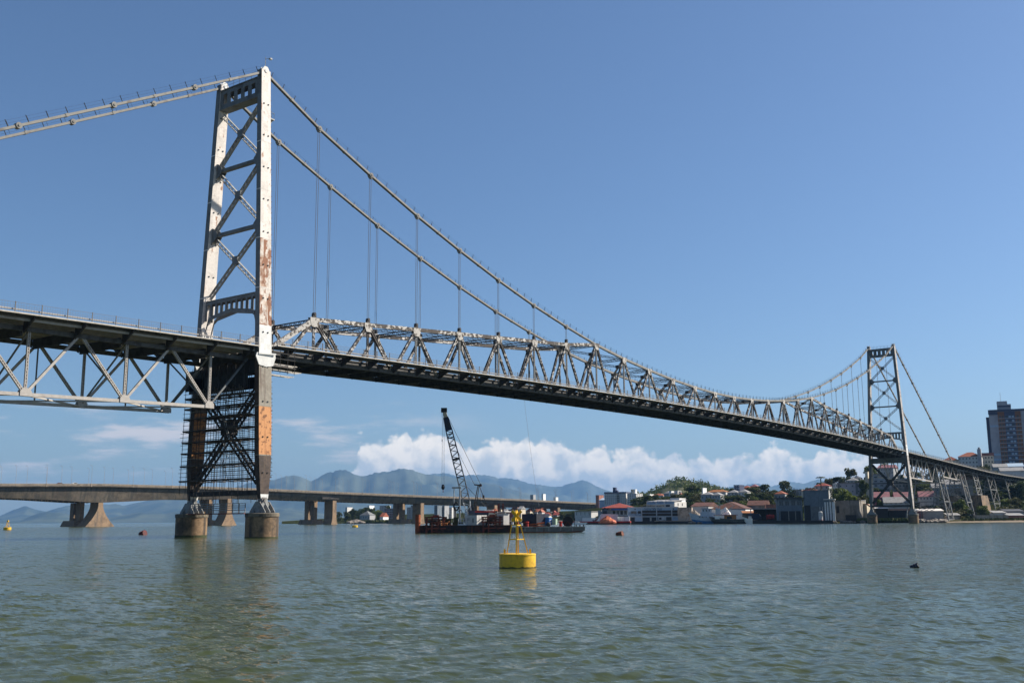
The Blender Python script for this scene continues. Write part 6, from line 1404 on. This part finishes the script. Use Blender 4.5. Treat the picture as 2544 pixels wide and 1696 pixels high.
# wooded hill canopy: one far-off mass
b = MB()
for _ in range(2600):
    px = random.uniform(1560, 1860); f = random.random()**.8; top = at(px, interp(green, px), 1450); z = top.z*(f**1.25); p = at(px, 1290, 1450-420*(1-f)); p.z = z+random.uniform(0, 2.5)
    for _ in range(5):
        a = V(RNG.normal(0, 1, 3)).normalized(); e = V(RNG.normal(0, 1, 3)).normalized(); s_ = random.uniform(1.2, 2.8); q = p+V(RNG.normal(0, 1.6, 3)); b.add([q-a*s_, q+e*s_, q+a*s_], [(0, 1, 2)])
tag(b.build('woodland', 'leaf_mid'), kind='stuff')
# palm
px, py = c6(1085, 20); p = at(px, py, 605); g = hgt(px, 605); t = thing('palm_tree', 'tall palm tree standing above the red hip roofed house', 'palm tree', (p.x, p.y, g))
b = MB(); b.tube((0, 0, -1), (.1, 0, p.z-g-1.2), .42, 8, .3); b.build('trunk', 'bark', t); b = MB()
for z_, n_ in ((p.z-g-1, 12), (p.z-g-4.5, 9)):
    for k in range(n_):
        a = k*2*math.pi/n_+.2; d = V((math.cos(a), math.sin(a), 0)); s_ = d.cross(V((0, 0, 1))); pts = [V((.1-(3 if n_ == 9 else 0), 0, z_))+d*r_+V((0, 0, h_)) for r_, h_ in ((0, 0), (1, .7), (2.1, .7), (3.1, -.2))]
        for u_, w_ in zip(pts, pts[1:]): b.add([u_-s_*.3, u_+s_*.3, w_+s_*.25, w_-s_*.25], [(0, 1, 2, 3)])
b.build('crown', 'leaf_dark', t)
# utility pylons
for x, y, lb in ((570, 235, 'thin utility pole with three crossarms behind the slate boathouse'), (630, 262, 'second thin utility pole right of the first behind the boathouse')):
    px, py = c6(x, y); p = at(px, py, 640); g = hgt(px, 640); t = thing('utility_pole', lb, 'utility pole', (p.x, p.y, g), AR); h_ = p.z-g
    MB().tube((0, 0, -1), (0, 0, h_), .16, 6).build('pole', 'grey_paint', t); b = MB()
    for k in range(3): b.box(-2, 2, -.1, .1, h_-1-k*2.2, h_-.8-k*2.2)
    b.build('crossarm', 'grey_paint', t)

# ================================================================== sun, sky, air
SUNEL = R(38); SH = (ER*.955+EF*.29).normalized()
sd_ = V((SH.x*math.cos(SUNEL), SH.y*math.cos(SUNEL), math.sin(SUNEL)))
ld = bpy.data.lights.new('sun', 'SUN'); ld.energy = 5; ld.angle = R(.53); ld.color = (1, .93, .82)
lo = bpy.data.objects.new('sun', ld); COL.objects.link(lo); lo.rotation_euler = sd_.to_track_quat('Z', 'Y').to_euler(); lo.location = (0, 0, 300)
w = bpy.data.worlds.new('World'); SC.world = w; w.use_nodes = True; n = w.node_tree.nodes; l = w.node_tree.links; n.clear()
out = n.new('ShaderNodeOutputWorld'); bg = n.new('ShaderNodeBackground'); l.new(bg.outputs[0], out.inputs[0]); bg.inputs[1].default_value = .067
sky = n.new('ShaderNodeTexSky'); sky.sky_type = 'NISHITA'; sky.sun_disc = False; sky.sun_elevation = SUNEL; sky.sun_rotation = math.atan2(sd_.x, sd_.y)
sky.air_density = 1.0; sky.dust_density = .7; sky.ozone_density = 6.4; sky.altitude = 0
# clouds low over the far mountains, laid out by compass direction
tc = n.new('ShaderNodeTexCoord')
def vm(op, a, b=None):
    x = n.new('ShaderNodeVectorMath'); x.operation = op
    for i, s in enumerate((a, b)):
        if s is None: continue
        if isinstance(s, (tuple, Vector)): x.inputs[i].default_value = tuple(s)
        else: l.new(s, x.inputs[i])
    return x.outputs['Value'] if op == 'DOT_PRODUCT' else x.outputs[0]
def ma(op, a, b=None, c=None, clamp=False):
    x = n.new('ShaderNodeMath'); x.operation = op; x.use_clamp = clamp
    for i, s in enumerate((a, b, c)):
        if s is None: continue
        if isinstance(s, (int, float)): x.inputs[i].default_value = s
        else: l.new(s, x.inputs[i])
    return x.outputs[0]
def mrange(v, a, b, c=0., d=1., sm=True):
    x = n.new('ShaderNodeMapRange'); x.interpolation_type = 'SMOOTHSTEP' if sm else 'LINEAR'; l.new(v, x.inputs[0])
    for i, s in enumerate((a, b, c, d)): x.inputs[i+1].default_value = s
    return x.outputs[0]
D = tc.outputs['Generated']
fx = vm('DOT_PRODUCT', D, ER); fz = vm('DOT_PRODUCT', D, EF); fy = vm('DOT_PRODUCT', D, (0, 0, 1))
fzc = ma('MAXIMUM', fz, .05); X = ma('DIVIDE', fx, fzc); Y = ma('DIVIDE', fy, fzc)
cxy = n.new('ShaderNodeCombineXYZ'); l.new(X, cxy.inputs[0]); l.new(Y, cxy.inputs[1]); P = cxy.outputs[0]
def nz(vec, sc, det, rough=.55, st=(1, 1, 1), off=(0, 0, 0)):
    mp = n.new('ShaderNodeMapping'); mp.inputs['Scale'].default_value = st; mp.inputs['Location'].default_value = off; l.new(vec, mp.inputs[0])
    t = n.new('ShaderNodeTexNoise'); t.inputs['Scale'].default_value = sc; t.inputs['Detail'].default_value = det; t.inputs['Roughness'].default_value = rough; l.new(mp.outputs[0], t.inputs[0]); return t.outputs[0]
def puff(vec, sc):
    t = n.new('ShaderNodeTexVoronoi'); t.voronoi_dimensions = '2D'; t.feature = 'SMOOTH_F1'; t.inputs['Scale'].default_value = sc; t.inputs['Smoothness'].default_value = .35; t.inputs['Detail'].default_value = 2; t.inputs['Roughness'].default_value = .55; t.inputs['Lacunarity'].default_value = 2.3; t.normalize = True
    l.new(vec, t.inputs[0]); return ma('SUBTRACT', 1, t.outputs['Distance'])
wx_ = ma('MULTIPLY_ADD', nz(P, 30, 3, .5), .014, X); wc_ = n.new('ShaderNodeCombineXYZ'); l.new(wx_, wc_.inputs[0]); l.new(ma('MULTIPLY_ADD', nz(P, 30, 3, .5, off=(3, 7, 1)), .014, Y), wc_.inputs[1]); PW = wc_.outputs[0]
fc = n.new('ShaderNodeFloatCurve'); cv = fc.mapping.curves[0]
tops = [(860, 1200), (876, 1135), (890, 1090), (920, 1082), (950, 1090), (985, 1068), (1005, 1062), (1030, 1078), (1065, 1064), (1085, 1062), (1110, 1080), (1180, 1078), (1240, 1082), (1310, 1076), (1370, 1090), (1420, 1088), (1480, 1104), (1560, 1112), (1600, 1106), (1650, 1118), (1700, 1132), (1740, 1124), (1790, 1128), (1850, 1112), (1885, 1094), (1910, 1100), (1950, 1114), (2040, 1112), (2100, 1116), (2200, 1126), (2350, 1170), (2500, 1205), (2700, 1200)]
pw = []
for px, py in tops: d = ray(px, py); a = d.dot(ER)/d.dot(EF); e = d.z/d.dot(EF); pw.append(((a+.2)/.8, e*8))
while len(cv.points) < len(pw): cv.points.new(.5, .5)
for c, (a, e) in zip(cv.points, pw): c.location = (a, e); c.handle_type = 'VECTOR'
fc.mapping.update(); l.new(ma('MULTIPLY_ADD', ma('MULTIPLY_ADD', nz(P, 22, 5, .6, off=(5, 2, 0)), .03, ma('SUBTRACT', X, .015)), 1.25, .25), fc.inputs['Value']); TOP = ma('DIVIDE', fc.outputs[0], 8)
pf = puff(PW, 34); pf2 = puff(PW, 95)
edge = ma('ADD', ma('MULTIPLY_ADD', pf, .044, -.036), ma('MULTIPLY_ADD', nz(PW, 60, 3, .5), .022, -.009))
dens = ma('SUBTRACT', ma('ADD', TOP, edge), Y)
alpha = ma('MULTIPLY', mrange(dens, 0, .009), mrange(Y, .004, .034))
alpha = ma('MULTIPLY', alpha, mrange(fz, .1, .3))
off = n.new('ShaderNodeVectorMath'); off.operation = 'ADD'; l.new(PW, off.inputs[0]); off.inputs[1].default_value = (.008, .007, 0)
rel = ma('ADD', ma('MULTIPLY', ma('SUBTRACT', puff(PW, 19), puff(off.outputs[0], 19)), 2.6), ma('MULTIPLY', ma('SUBTRACT', puff(PW, 46), puff(off.outputs[0], 46)), 1.5))
big = ma('MULTIPLY', ma('SUBTRACT', nz(P, 16, 4, .6, (1, 1.6, 1), (1, 4, 2)), .5), 2.3)
hz_ = mrange(dens, .0, .048, .84, .10)
lit = ma('ADD', ma('ADD', rel, big), hz_, clamp=True)
cm = n.new('ShaderNodeMix'); cm.data_type = 'RGBA'; l.new(lit, cm.inputs[0]); cm.inputs[6].default_value = (6.0, 6.5, 7.0, 1); cm.inputs[7].default_value = (10.9, 10.1, 9.1, 1)
# thin streaks lower left
ws = nz(P, 7, 5, .6, (1, 5.5, 1), (2, 1, 0)); wal = ma('MULTIPLY', mrange(ws, .5, .68), ma('MULTIPLY', mrange(Y, .015, .05), mrange(Y, .13, .085)))
wal = ma('MULTIPLY', wal, ma('MULTIPLY', mrange(X, .0, -.2), mrange(fz, .1, .4))); wal = ma('MULTIPLY', wal, 1.0)
m1 = n.new('ShaderNodeMix'); m1.data_type = 'RGBA'; l.new(wal, m1.inputs[0]); l.new(sky.outputs[0], m1.inputs[6]); m1.inputs[7].default_value = (6.6, 6.4, 6.6, 1)
m2 = n.new('ShaderNodeMix'); m2.data_type = 'RGBA'; l.new(alpha, m2.inputs[0]); l.new(m1.outputs[2], m2.inputs[6]); l.new(cm.outputs[2], m2.inputs[7])
l.new(m2.outputs[2], bg.inputs[0])
w.cycles.sampling_method = 'MANUAL'; w.cycles.sample_map_resolution = 1024
# haze
hc = CAM+EF*12500; b = MB(); b.box(-15500, 15500, -15500, 15500, -3, 960); hz = b.build('haze', 'black_and_shade'); hz.location = (hc.x, hc.y, 0); hz['kind'] = 'stuff'
m = bpy.data.materials.new('haze'); m.use_nodes = True; nn = m.node_tree.nodes; nn.clear(); o_ = nn.new('ShaderNodeOutputMaterial'); pv = nn.new('ShaderNodeVolumePrincipled'); m.node_tree.links.new(pv.outputs[0], o_.inputs['Volume'])
pv.inputs['Color'].default_value = (.205, .395, .69, 1); pv.inputs['Density'].default_value = 4.6e-5; pv.inputs['Anisotropy'].default_value = .1
hz.data.materials.clear(); hz.data.materials.append(m)
# remove unused prototypes
for pr in PROTO:
    for o in pr: bpy.data.objects.remove(o)
for o in rk:
    if o.name not in used: bpy.data.objects.remove(o)
for o in list(bpy.data.objects):
    for k in ('_w', '_h'):
        if k in o: del o[k]
vs_ = SC.view_settings; vs_.view_transform = 'Standard'; vs_.look = 'None'; vs_.exposure = .8; vs_.gamma = 1
SC.cycles.use_denoising = True; SC.cycles.max_bounces = 6; SC.cycles.volume_bounces = 1; SC.cycles.transparent_max_bounces = 8
SC.cycles.sample_clamp_indirect = 6
